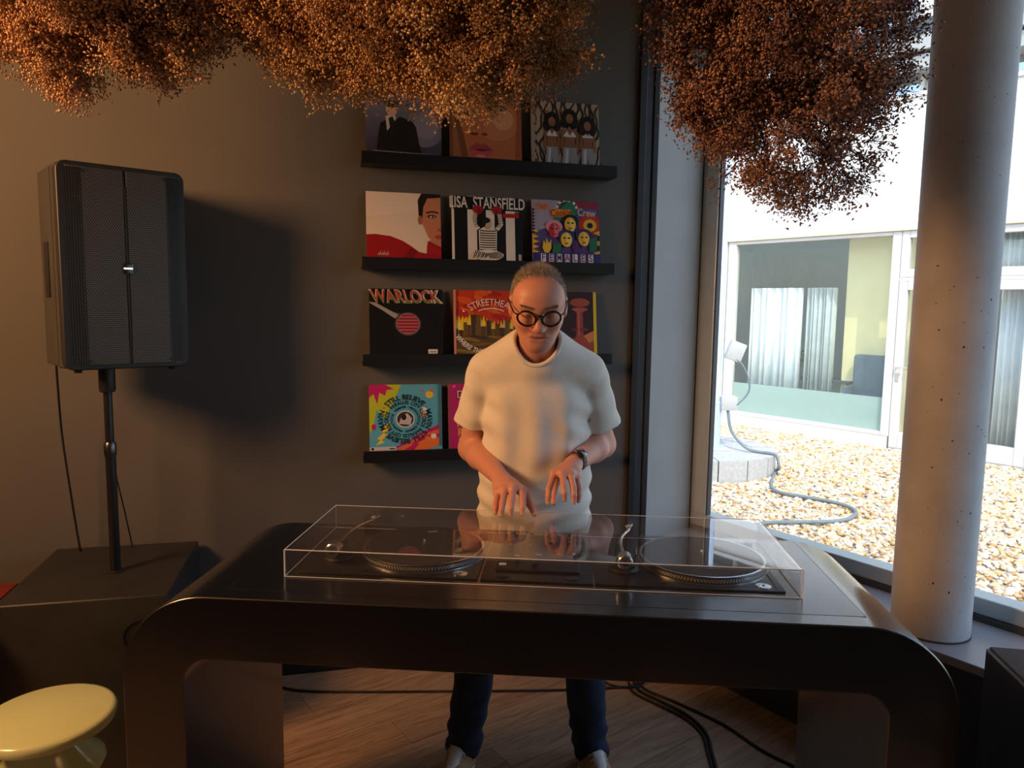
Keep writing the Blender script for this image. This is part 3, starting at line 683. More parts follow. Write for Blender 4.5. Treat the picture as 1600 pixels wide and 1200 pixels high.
def art5(a):
    a.rect(0, 0, 1, 1, K)
    for x0, x1 in ((.0, .035), (.22, .35), (.48, .60), (.76, .89)): a.rect(x0, 0, x1, 1, WH)
    a.rect(.02, .795, .99, .995, K)
    a.text('LISA  STANSFIELD', .505, .895, .245, S(240, 236, 226), .56, bold=.012)
    a.text('LISA  STANSFIELD', .500, .90, .20, K, .685, bold=-.004) if False else None
    a.rect(.72, .69, .95, .755, S(178, 26, 34)); a.rect(.84, .775, .95, .785, WH)
    for s_ in (-1, 1):
        a.band([(.5+s_*.13, .50), (.5+s_*.19, .58), (.5+s_*.17, .74)], .062, WH)
        for k in range(9): a.band([(.5+s_*(.145+.03*math.sin(k*.35))-.035, .54+k*.026), (.5+s_*(.145+.03*math.sin(k*.35))+.04, .545+k*.026)], .010, K)
        a.ell(.5+s_*.135, .80, .075, .06, S(166, 22, 32)); a.ell(.5+s_*.115, .77, .035, .045, S(132, 14, 24))
    a.poly([(.38, .14), (.37, .48), (.44, .53), (.56, .53), (.63, .48), (.62, .14)], WH)
    for k in range(10): a.band([(.385, .15+k*.036), (.5, .145+k*.036), (.615, .15+k*.036)], .016, K)
    a.poly([(.47, .5), (.53, .5), (.54, .56), (.46, .56)], S(200, 160, 138)); a.ell(.50, .595, .052, .068, S(208, 166, 142)); a.ell(.475, .635, .062, .045, S(24, 18, 18)); a.ell(.45, .60, .026, .05, S(24, 18, 18))
    a.ell(.5, .10, .22, .085, WH)
    for k in range(8): a.band([(.29+k*.026, .05+.02*(k % 2)), (.33+k*.024, .17-.006*k)], .012, K); a.band([(.71-k*.026, .05), (.67-k*.024, .17-.006*k)], .012, K)
    for k in range(6): a.rect(.93, .03+k*.016, .975-.01*(k % 2), .04+k*.016, WH)
def art6(a):
    a.rect(0, 0, 1, 1, S(86, 74, 132)); a.poly([(0, .5), (.4, .6), (.45, 1), (0, 1)], S(170, 160, 180)); a.poly([(.4, 1), (1, 1), (1, .6), (.6, .62)], S(150, 40, 66))
    a.ell(.52, .86, .17, .17, WH, 30); a.ell(.52, .86, .13, .13, S(48, 90, 70), 30)
    for k in range(12): an = k*math.pi/6; a.ell(.52+.15*math.cos(an), .86+.15*math.sin(an), .018, .018, K, 8)
    a.poly([(.30, .70), (.52, .98), (.60, .98), (.74, .62), (.56, .66)], S(40, 130, 96)); a.poly([(.10, .56), (.42, .66), (.38, .58)], S(210, 206, 214))
    a.ell(.86, .62, .17, .17, S(200, 36, 44)); a.ell(.86, .62, .10, .10, S(232, 186, 40)); a.ell(.86, .62, .045, .045, K)
    a.text('the', .16, .90, .17, S(240, 130, 30), .8, .1, .02); a.rect(.28, .74, .58, .86, S(228, 150, 30)); a.text('Cookie', .43, .80, .155, S(170, 24, 30), .68, .08, .02)
    a.rect(.66, .76, .97, .88, S(50, 90, 170)); a.text('Crew', .81, .815, .165, S(246, 176, 40), .72, -.04, .02)
    for k in range(6): a.poly([(0, .06+k*.08), (.10, .10+k*.08), (0, .14+k*.08)], S(236, 190, 40)); a.poly([(1, .06+k*.08), (.90, .10+k*.08), (1, .14+k*.08)], S(236, 190, 40) if k % 2 else K)
    for k in range(8): a.poly([(0, .46+k*.05), (.05, .485+k*.05), (0, .51+k*.05)], K)
    for (cx, cy, fc, hc) in ((.32, .52, S(190, 44, 50), S(226, 150, 170)), (.56, .62, S(236, 186, 44), S(24, 22, 26)), (.50, .38, S(240, 200, 40), S(40, 50, 110)), (.76, .40, S(232, 180, 44), S(60, 40, 92))):
        a.ell(cx, cy+.06, .125, .10, hc); a.ell(cx, cy, .085, .115, fc); a.poly([(cx, cy+.11), (cx+.085, cy+.02), (cx+.05, cy-.10), (cx, cy-.11)], S(250, 226, 120) if fc[1] > .3 else S(236, 120, 130))
        a.ell(cx-.03, cy+.025, .022, .012, K, 10); a.ell(cx+.035, cy+.025, .022, .012, K, 10); a.ell(cx, cy-.06, .03, .012, S(180, 20, 30), 10)
    a.poly([(.30, .30), (.42, .32), (.40, .14), (.28, .14)], S(46, 120, 70)); a.poly([(.58, .30), (.66, .36), (.70, .2), (.62, .14)], S(90, 40, 120)); a.poly([(.84, .40), (.96, .44), (.95, .2), (.84, .2)], S(40, 110, 80))
    a.poly([(.14, .24), (.16, .36), (.19, .30), (.20, .40), (.235, .31), (.27, .37), (.27, .24), (.23, .16), (.18, .16)], S(240, 200, 50))
    a.rect(.0, .0, 1, .165, S(48, 48, 120))
    for k, ch in enumerate('FEMALES'):
        x = .15+k*.117; a.rect(x-.036, .02, x+.038, .15, (WH, S(190, 60, 80), WH, S(210, 200, 210))[k % 4] if k % 2 == 0 else S(210, 205, 215)); a.text(ch, x, .085, .15, S(150, 24, 60) if k % 2 else S(40, 40, 110), .55 if ch == 'M' else .8, 0, .01)
def art7(a):
    a.rect(0, 0, 1, 1, S(14, 12, 13))
    for k in range(9): a.poly([(.0, .82-.005*k), (.06+.003*k, .79), (.30+.01*k, .66-.006*k), (.44, .63-.01*k), (.40, .50+.008*k), (.33, .56), (.18, .70-.004*k)], S(50+15*k, 48+15*k, 48+14*k)) if k < 8 else None
    for k in range(6): a.ell(.52, .47, .185-.007*k, .185-.007*k, S(40+24*k, 36+20*k, 36+20*k), 32)
    a.ell(.52, .47, .15, .15, S(196, 78, 84), 40)
    for k in range(6):
        y = .345+k*.048; hw = math.sqrt(max(0, .15**2-(y+.012-.47)**2))*.97; a.rect(.52-hw, y, .52+hw, y+.02, S(96, 44, 62))
    a.text('WARLOCK', .50, .875, .27, S(214, 206, 200), .70, 0, .035, shear=-.25); a.text('WARLOCK', .495, .862, .262, S(98, 128, 66), .70, 0, .02, shear=-.25); a.text('WARLOCK', .49, .885, .245, S(186, 66, 58), .74, 0, .004, shear=-.25)
    a.rect(.79, .02, .92, .085, S(225, 222, 216)); a.rect(.81, .04, .90, .055, S(120, 120, 120))
def art8(a):
    a.rect(0, 0, 1, 1, S(206, 62, 22))
    rr = random.Random(4)
    for k in range(26): a.ell(rr.uniform(0, 1), rr.uniform(.55, 1), rr.uniform(.04, .14), rr.uniform(.02, .06), rr.choice([S(226, 92, 26), S(190, 40, 18), S(232, 110, 34), S(180, 34, 18)]), 14, rr.uniform(-.6, .6))
    fl = [(0, .30)]
    for k in range(41): x = k/40; fl.append((x, .47+.08*math.sin(x*5+.4)+(.09 if k % 2 else 0)*rr.uniform(.3, 1)+.10*math.exp(-((x-.82)/.12)**2)))
    a.poly(fl+[(1, .30)], S(240, 196, 24)); a.poly([(x, y-.07) for x, y in fl[1:-1]]+[(1, .3), (0, .3)], S(248, 222, 60))
    for k in range(12): x = .05+k*.08; a.poly([(x, .28), (x+.02, .50+.04*(k % 3)), (x+.05, .28)], S(236, 232, 214))
    x = 0
    for k in range(14):
        w_ = rr.uniform(.045, .075); h_ = (.40, .38, .50, .46, .62, .62, .44, .53, .40, .48, .42, .55, .40, .45)[k]; a.rect(x, .2, x+w_, h_, (S(96, 70, 26), S(74, 54, 24), S(112, 84, 30))[k % 3]); x += w_+.008
    a.rect(0, 0, 1, .29, S(92, 70, 30))
    for k in range(14): a.ell(rr.uniform(0, 1), rr.uniform(.03, .27), rr.uniform(.08, .22), rr.uniform(.012, .03), rr.choice([S(120, 94, 40), S(70, 52, 24), S(140, 112, 52)]), 14, rr.uniform(-.2, .2))
    a.text('STREETHEAT', .53, .26, .150, S(244, 224, 206), .78, 0, .0, (.55, True)); a.band([(.53+.455*math.sin(t), .26+.455*math.cos(t)) for t in np.linspace(-.42, .42, 14)], .014, S(244, 224, 206))
    a.text('WHERE THE', .52, .58, .105, S(244, 236, 222), .8, -.62, .02, (.56, False))
    a.rect(0, 0, .028, 1, S(206, 150, 120)); a.poly([(.12, .66), (.16, .66), (.13, .70)], WH)
def art9(a):
    a.rect(0, 0, 1, 1, S(52, 30, 34)); a.poly([(.0, 0), (1, 0), (1, .32), (.8, .3), (.5, .22), (0, .3)], S(150, 84, 50)); a.poly([(.80, .30), (1, .40), (1, .24), (.86, .18)], S(214, 130, 84))
    a.poly([(.60, .08), (.92, .08), (.86, .22), (.80, .30), (.79, .66), (.86, .74), (.64, .74), (.70, .66), (.69, .30), (.62, .2)], S(158, 70, 56)); a.ell(.75, .83, .15, .07, S(166, 78, 60)); a.ell(.75, .40, .13, .03, S(120, 48, 42)); a.ell(.75, .72, .12, .03, S(176, 92, 72)); a.band([(.73, .3), (.73, .7)], .02, S(196, 110, 84))
    a.ell(.30, .45, .15, .14, S(186, 130, 58)); a.poly([(.14, .1), (.48, .1), (.44, .36), (.18, .36)], S(140, 90, 44)); a.ell(.28, .52, .10, .08, S(214, 166, 84))
    a.rect(.955, 0, 1, 1, S(222, 198, 40))
def art10(a):
    a.rect(0, 0, 1, 1, S(92, 178, 202)); a.poly([(0, .25), (.05, .35), (.10, .62), (.22, .48), (.36, .80), (.44, 1), (0, 1)], S(190, 202, 46))
    a.poly([(0, .92), (.0, 1), (.22, 1), (.34, .93), (.24, .92), (.22, .83), (.14, .88), (.11, .70), (.06, .86), (0, .80)], S(196, 28, 106))
    for k, c in enumerate((S(196, 28, 106), S(232, 110, 48), S(196, 28, 106), S(236, 120, 50))):
        o_ = k*.085; a.poly([(.20+o_*1.6, 0), (.42+o_, .08), (.40+o_, .10), (.62+o_*.6, .17), (.60+o_*.6, .20), (1, .40-o_*.9), (1, .30-o_*.9), (.30+o_*1.9, 0)], c)
    a.poly([(.08, .08), (.20, .12), (.16, .16), (.26, .24), (.20, .26), (.30, .36), (.24, .38), (.34, .50), (.14, .30), (.20, .28), (.10, .18), (.15, .16)], S(240, 214, 60))
    a.ell(.83, .84, .055, .055, S(240, 206, 50)); a.ell(.86, .90, .03, .02, S(230, 100, 60)); a.ell(.73, .90, .03, .012, S(230, 60, 110), 12, -.7); a.ell(.06, .36, .03, .045, S(196, 28, 106)); a.ell(.88, .20, .04, .04, S(240, 230, 220)); a.ell(.75, .60, .05, .05, WH); a.ell(.74, .52, .035, .035, S(236, 130, 60))
    for (s_, r, sz, n) in (('STILL BELIEVE · MAVIN · STILL BELIEVE · MAVIN · ', .335, .105, 1), ('PARALLEL CITY RECORDS · PARALLEL CITY RECORDS · ', .255, .078, 1), ('REMIXES · PRODUCTIONS · REMIXES · PRODUCTIONS · ', .185, .05, 1)):
        V, Fc = text_polys(s_); wd = max(v[0] for v in V)-min(v[0] for v in V)
        a.text(s_, .49, .47, sz, S(20, 40, 58), 2*math.pi*r/(wd*sz), .9, .03, (r, True))
    a.ell(.49, .47, .13, .13, S(225, 224, 220), 36); a.ell(.49, .47, .115, .115, S(60, 56, 56), 36); a.poly([(.40, .40), (.44, .52), (.52, .56), (.58, .48), (.56, .38)], S(200, 190, 184)); a.ell(.47, .50, .035, .045, S(30, 28, 28))
    a.rect(.0, -.0, .36, .055, S(208, 206, 200)); a.ell(.04, .027, .02, .02, K, 12); a.rect(.27, .015, .34, .035, S(60, 60, 60))
    a.rect(.955, .05, 1, 1, S(70, 120, 140))
def art11(a):
    a.rect(0, 0, 1, 1, S(190, 26, 112)); a.rect(0, 0, .03, 1, S(150, 70, 80)); a.ell(.09, .96, .03, .015, S(230, 120, 170), 10, .6); a.ell(.6, .5, .3, .4, S(205, 60, 130))
    a.text('D', .18, .83, .17, K, .9, 0, .06); a.text('D', .18, .83, .17, S(226, 220, 180), .9, 0, .0)
    for k, ch in enumerate('MMRS'): a.text(ch, .17, .53-.145*k, .17, S(236, 170, 50), .75, 0, .02)
sl_ = [(0, .388, art1, 'record sleeve with a figure in a black suit on a blue grey ground', (.2, .2, .25)),
 (0, .735, art2, 'record sleeve with an orange close-up of lips and nose', (.3, .15, .08)),
 (0, 1.090, art3, 'record sleeve with three figures in silver trousers on zebra stripes', (.5, .4, .32)),
 (1, .388, art4, 'record sleeve with a red turtleneck figure on cream', (.7, .62, .5)),
 (1, .747, art5, 'black and white striped record sleeve with a figure raising red boxing gloves', (.1, .1, .1)),
 (1, 1.102, art6, 'multicoloured cartoon record sleeve with four painted faces', (.4, .2, .2)),
 (2, .398, art7, 'black record sleeve with a pink striped ball and comet tail', (.05, .05, .05)),
 (2, .757, art8, 'orange record sleeve with a burning city skyline', (.6, .3, .2)),
 (2, 1.100, art9, 'dark brown record sleeve with a rust red column and yellow edge', (.7, .6, .1)),
 (3, .395, art10, 'light blue record sleeve with rings of lettering and zigzag shapes', (.15, .25, .3)),
 (3, .735, art11, 'magenta record sleeve with yellow letters down the side', (.3, .1, .15))]
for (r, t0, fn, lb, spn) in sl_: sleeve(r, t0, lb, fn, spn)

# ------------------------------------------------------------------ courtyard
GZ = -.1
FM = fr(Vector((4.67, 9.0, GZ)), R_(-51))
g0 = VM @ Vector((-9, .44, 0)); g1 = VM @ Vector((8, .44, 0)); g2 = FM @ Vector((5, .5, 0)); g3 = FM @ Vector((-12, .5, 0))
gb = MB().prism([(p.x, p.y) for p in (g0, g1, g2, g3)], GZ-.3, GZ-.01).build('courtyard_ground', M['gravel_base']); gb['kind'] = 'structure'; gb['label'] = 'courtyard ground under the gravel'
# pebbles (one mesh, uncountable)
def ico():
    bm = bmesh.new(); bmesh.ops.create_icosphere(bm, subdivisions=1, radius=1); bm.verts.index_update()
    V = np.array([v.co[:] for v in bm.verts]); Fc = np.array([[v.index for v in f.verts] for f in bm.faces]); bm.free(); return V, Fc
IV, IF = ico()
dc = Vector((2.03, 7.87, GZ)); DR = .80
n_try = 90000
fi = np.array(VM.to_3x3()); o0 = np.array(VM.translation)
uv = rng.uniform((-6.5, .46), (2.6, 6.75), (n_try, 2))
P = o0[None]+uv[:, :1]*fi[:, 0][None]+uv[:, 1:]*fi[:, 1][None]
FI = np.array(FM.inverted()); loc_ = P@FI[:3, :3].T+FI[:3, 3]
keep = (loc_[:, 1] < .0) & (np.hypot(P[:, 0]-dc.x, P[:, 1]-dc.y) > DR+.01)
tanx = P[:, 0]/P[:, 1]; keep &= (tanx > .12) & (tanx < .95) & (P[:, 1] > 2.4)
P = P[keep]; dist = P[:, 1]
keep = rng.random(len(P)) < np.clip(1.15-(dist-4)*.06, .55, 1)
P = P[keep][:29000]; n = len(P)
sz = rng.uniform(.014, .025, n)*(1+.05*np.clip(P[:, 1]-4, 0, 6))
sc3 = np.stack([sz*rng.uniform(.9, 1.5, n), sz*rng.uniform(.75, 1.1, n), sz*rng.uniform(.5, .75, n)], 1)
ang = rng.uniform(0, 6.28, n); tl = rng.normal(0, .35, n)
V = IV[None]*(1+rng.normal(0, .07, (n, len(IV), 1)))*sc3[:, None]
y2 = V[..., 1]*np.cos(tl)[:, None]-V[..., 2]*np.sin(tl)[:, None]; z2 = V[..., 1]*np.sin(tl)[:, None]+V[..., 2]*np.cos(tl)[:, None]
x3 = V[..., 0]*np.cos(ang)[:, None]-y2*np.sin(ang)[:, None]; y3 = V[..., 0]*np.sin(ang)[:, None]+y2*np.cos(ang)[:, None]
V = np.stack([x3+P[:, None, 0], y3+P[:, None, 1], z2+GZ+rng.uniform(-.012, .008, n)[:, None]], 2)
pal = np.array([S(*c) for c in ((226, 206, 172), (214, 178, 128), (236, 224, 206), (196, 152, 98), (206, 196, 184), (222, 190, 144), (188, 176, 164), (240, 232, 220))])
cidx = rng.choice(len(pal), n, p=[.2, .16, .16, .10, .1, .14, .06, .08])
colr = pal[cidx]*rng.uniform(.8, 1.1, (n, 1))
Fc = (IF[None]+(np.arange(n)*len(IV))[:, None, None]).reshape(-1, 3)
gv = npmesh('gravel', V.reshape(-1, 3), Fc, M['pebble'], None, 180, np.repeat(np.clip(colr, 0, 1), len(IF), 0))
tag(gv, 'sunlit cream and ochre gravel in the courtyard outside the window', 'gravel', kind='stuff')
# round block plinth with pole
dr = empty('round_plinth', dc, 0, 'round grey concrete block plinth standing in the gravel', 'plinth')
NB = 16
blk = None
for k in range(NB):
    a0, a1 = 2*math.pi*k/NB+.008, 2*math.pi*(k+1)/NB-.008
    pts = [(DR*math.cos(a0+(a1-a0)*i/4), DR*math.sin(a0+(a1-a0)*i/4)) for i in range(5)]+[(DR*.72*math.cos(a1), DR*.72*math.sin(a1)), (DR*.72*math.cos(a0), DR*.72*math.sin(a0))]
    MB().prism(pts, -.04, .215+.004*math.sin(k*7)).build('block', M['block'], dr)
MB().lathe([(DR*.715, -.04), (DR*.715, .208)], 40).build('infill_slab', M['block'], dr, 40)
pb = at(1117, 690, 7.8)
pl_ = empty('courtyard_post', (2.16, 7.82, GZ+.208), 0, 'pale blue steel post on the round block plinth', 'post')
MB().rbox(-.16, .16, -.16, .16, 0, .012, .004).build('base_plate', M['paleblue'], pl_, 40)
MB().lathe([(.085, .012), (.085, .5), (.075, .51), (.07, .52), (.07, 5.5)], 28).build('shaft', M['paleblue'], pl_, 35)
MB().rbox(.06, .23, -.10, .06, .42, .57, .01).build('socket_box', M['greybox'], pl_, 40)
MB().rbox(.03, .20, -.12, -.04, .90, 1.10, .01, 2, RY(.35) @ T(-.30, 0, .05)).build('bracket', M['greybox'], pl_, 40)
q = lambda px, py, Y: at(px, py, Y)
pt = lambda x, y, z: Vector((2.16+x, 7.82+y, GZ+.208+z))
cable('post_lead', [pt(.10, -.10, 1.02), pt(.26, -.12, .90), pt(.34, -.12, .66), pt(.24, -.10, .50), pt(.20, -.08, .49)], .010, 'thin dark lead looping between bracket and socket box on the post', None, 'hose')
zg = GZ+.03
G = lambda px, py: atz(px, py, zg)
cable('garden_hose', [pt(.14, -.06, .42), pt(.18, -.10, .20), pt(.30, -.20, .05), pt(.40, -.28, .02), pt(.505, -.365, .022), pt(.56, -.41, .0), pt(.58, -.43, -.12), G(1213, 735), G(1205, 755), G(1215, 768), G(1260, 777), G(1312, 787), G(1337, 799), G(1325, 811), G(1290, 815), G(1240, 816), G(1190, 818), G(1140, 835)], .016, 'grey hose winding across the gravel from the plinth', None, 'hose', 8)

# ---- opposite building
fb = empty('courtyard_building', FM.translation, R_(-51), 'white rendered building across the courtyard with large glazing', 'building')
def fbx(name, x0, x1, y0, y1, z0, z1, m, par=None, r=0):
    o = (MB().rbox(x0, x1, y0, y1, z0, z1, r) if r else MB().box(x0, x1, y0, y1, z0, z1)).build(name, M[m], par or fb); return o
fbx('spandrel_wall', -12, 5, 0, .3, 2.68, 4.22, 'facade')
fbx('wall_pier', -12, -2.46, 0, .3, -.15, 2.68, 'facade')
fbx('wall_pier', 1.62, 5, 0, .3, -.15, 2.68, 'facade')
fbx('lintel_strip', -2.46, 1.62, -.03, .02, 2.66, 2.69, 'facade_gold')
fbx('kick_panel', -2.46, -.02, 0, .12, -.05, .15, 'facade_frame')
wf = empty('show_window', (0, 0, 0)); wf.parent = fb
for nm, a in (('frame_stile', (-2.44, -2.31, .0, .10, .15, 2.66)), ('frame_stile', (-.11, -.005, .0, .10, .15, 2.66)), ('frame_rail', (-2.31, -.11, 0, .10, 2.61, 2.66)), ('frame_rail', (-2.31, -.11, 0, .10, .15, .20))): MB().rbox(*a, .008).build(nm, M['facade_frame'], wf)
MB().box(-2.31, -.11, .05, .06, .20, 2.61).build('pane', M['glass_f'], wf)
MB().box(-2.31, -.11, .065, .07, .20, .62).build('frosted_band', M['glass_frost'], wf)
# double door with transoms
for s_, (x0, x1) in enumerate(((.0, .72), (.72, 1.44))):
    d = empty('door_leaf', (0, 0, 0)); d.parent = fb
    for a in ((x0, x0+.10, 0, .09, .02, 2.06), (x1-.10, x1, 0, .09, .02, 2.06), (x0+.10, x1-.10, 0, .09, .02, .22), (x0+.10, x1-.10, 0, .09, 1.95, 2.06)): MB().rbox(*a, .008).build('leaf_frame', M['facade_frame'], d)
    MB().box(x0+.10, x1-.10, .04, .05, .22, 1.95).build('pane', M['glass_f'], d)
    tr = empty('transom', (0, 0, 0)); tr.parent = fb
    for a in ((x0, x0+.09, 0, .09, 2.10, 2.66), (x1-.09, x1, 0, .09, 2.10, 2.66), (x0+.09, x1-.09, 0, .09, 2.10, 2.20), (x0+.09, x1-.09, 0, .09, 2.57, 2.66)): MB().rbox(*a, .008).build('transom_frame', M['facade_frame'], tr)
    MB().box(x0+.09, x1-.09, .04, .05, 2.20, 2.57).build('pane', M['glass_f'], tr)
    if s_ == 0:
        MB().tube([(x0+.05, -.05, 1.02), (x0+.22, -.05, 1.02)], .011, 8).build('handle', M['silver'], d, 40); MB().tube([(x0+.05, -.05, 1.02), (x0+.05, 0, 1.02)], .011, 8).build('handle_neck', M['silver'], d, 40)
        MB().rbox(x0+.03, x0+.07, -.008, 0, .84, .95, .003).build('lock_plate', M['silver'], d)
fbx('door_mid_rail', 0, 1.44, 0, .09, 2.06, 2.10, 'facade_frame'); fbx('threshold', 0, 1.62, 0, .12, -.05, .02, 'facade_grey')
fbx('side_post', 1.44, 1.62, 0, .10, -.05, 2.66, 'facade_frame', None, .006)
pn = fbx('dark_poster', 1.64, 2.3, -.03, -.005, .25, 1.5, 'facade_dark')
MB().add([(1.66, -.031, .26), (1.9, -.031, .26), (1.9, -.031, .34), (1.86, -.031, .29), (1.83, -.031, .36), (1.79, -.031, .29), (1.75, -.031, .35), (1.71, -.031, .29), (1.68, -.031, .34)], [list(range(9))]).build('poster_grass', M['facade'], pn)
# upper floors
fbx('upper_glazing', -12, 5, .25, .3, 4.22, 4.52, 'glass_blue')
for k in range(24): fbx('glazing_bar', -9+k*.45, -8.96+k*.45, .20, .26, 4.22, 4.52, 'facade_frame')
fbx('parapet_cap', -12, 5, -.03, .32, 4.20, 4.25, 'facade_frame')
fbx('lower_fascia', -12, 5, -.05, .3, 4.50, 4.66, 'facade_grey'); fbx('recessed_joint', -12, 5, .12, .3, 4.66, 4.70, 'facade_grey')
fbx('slab_edge', -12, 5, -.1, .3, 4.70, 4.88, 'facade_grey'); fbx('dark_fascia', -12, 5, -.05, .3, 4.88, 5.06, 'facade_dark')
fbx('top_glazing', -12, 5, .5, .55, 5.0, 8, 'glass_blue')
for x in (-6.2, -3.2, -.05, 3.1): fbx('white_pier', x-.12, x+.12, .38, .52, 5.0, 8, 'facade')
rl = MB(); rl.tube([(-12, -.05, 5.16), (5, -.05, 5.16)], .022, 8); rl.build('handrail', M['facade_frame'], fb, 60)
for k in range(30): fbx('baluster', -9.5+k*.45, -9.488+k*.45, -.056, -.044, 5.05, 5.16, 'facade_frame')
fbx('roof_slab', -12, 5, .0, 1.2, 8, 8.2, 'facade_grey')
# room behind the glazing
fbx('inside_floor', -3.4, 2.0, .12, 3.2, -.15, 0, 'in_wall'); fbx('inside_back_wall', -3.4, 2.0, 3.2, 3.3, 0, 2.68, 'in_wall'); fbx('inside_side_wall', -3.5, -3.4, .3, 3.3, 0, 2.68, 'in_wall'); fbx('inside_side_wall', 2.0, 2.1, .3, 3.3, 0, 2.68, 'in_wall')
fbx('inside_ceiling', -3.4, 2.0, .3, 3.3, 2.68, 2.8, 'in_wall')
fbx('yellow_partition', -.92, .35, .55, .62, 0, 2.66, 'yellow_wall')  # yellow of sunlight and reflection is put into the partition's colour
def curtain(x0, x1, y, z0, z1, m, ph):
    b = MB(); n = 60; vs = []
    for k in range(n+1):
        x = x0+(x1-x0)*k/n; vs.append((x, y+.035*math.sin(k*.75+ph+math.sin(k*.31))+.02*math.sin(k*.23), z0)); vs.append((x, y+.035*math.sin(k*.75+ph+math.sin(k*.31))+.02*math.sin(k*.23), z1))
    b.add(vs, [(2*k, 2*k+2, 2*k+3, 2*k+1) for k in range(n)]); o = b.build('curtain', M[m], fb, 180)
    s = o.modifiers.new('thick', 'SOLIDIFY'); s.thickness = .004
curtain(-2.25, -1.45, .35, .3, 2.0, 'curtain', 0); curtain(-1.42, -1.0, .42, .3, 2.0, 'curtain_grey', 1); curtain(1.0, 1.40, .3, .1, 2.0, 'curtain', 2); curtain(.95, 1.40, .3, 2.12, 2.6, 'curtain', 2)
curtain(-.12, .3, .9, .1, 2.0, 'curtain_grey', 3)
# furniture seen through the glazing
ch = empty('tub_chair', FM @ Vector((-.42, .33, 0)), R_(-51), 'blue black high-backed chair behind the courtyard glazing', 'chair')
MB().rbox(-.28, .28, .06, .16, .35, 1.12, .05, 3).build('backrest', M['chair_blue'], ch, 40); MB().rbox(-.27, .27, -.16, .08, .32, .46, .04, 3).build('seat', M['chair_blue'], ch, 40)
for x in (-.24, .24):
    for y in (-.12, .12): MB().tube([(x, y, 0), (x, y, .34)], .015, 8).build('leg', M['black_trim'], ch, 40)
for s_ in (-1, 1): MB().rbox(s_*.28-.03, s_*.28+.03, -.14, .14, .42, .70, .02).build('armrest', M['chair_blue'], ch, 40)
tb = empty('bistro_table', FM @ Vector((-1.12, .62, 0)), R_(-51), 'small dark table behind the courtyard glazing', 'table')
MB().rbox(-.36, .36, -.16, .16, .71, .74, .006).build('table_top', M['facade_dark'], tb, 40)
for x in (-.32, .32):
    for y in (-.12, .12): MB().box(x-.015, x+.015, y-.015, y+.015, 0, .71).build('leg', M['facade_dark'], tb)
pt_ = empty('potted_plant', FM @ Vector((-1.40, .60, .741)), R_(-51), 'leafy green plant on the table behind the glazing', 'plant')
MB().lathe([(.06, 0), (.08, .14), (.07, .14)], 20).build('pot', M['greybox'], pt_, 40)
lf = MB(); rr = random.Random(3)
for k in range(90):
    c = Vector((rr.gauss(0, .12), rr.gauss(0, .07), .28+rr.gauss(0, .08))); Mx = T(*c) @ RZ(rr.uniform(0, 6.3)) @ RX(rr.uniform(-1, 1)) @ Matrix.Diagonal((.05, .03, 1, 1))
    lf.add([(-1, 0, 0), (-.3, .9, .004), (.6, .6, .004), (1, 0, 0), (.6, -.6, .004), (-.3, -.9, .004)], [(0, 1, 2, 3, 4, 5)], Mx)
tag(lf.build('foliage', M['leaf'], pt_), kind='stuff')
for k in range(4): MB().tube([(0, 0, .12), (.04*math.cos(k*1.6), .03*math.sin(k*1.6), .3)], .006, 6).build('stem', M['leaf'], pt_, 60)
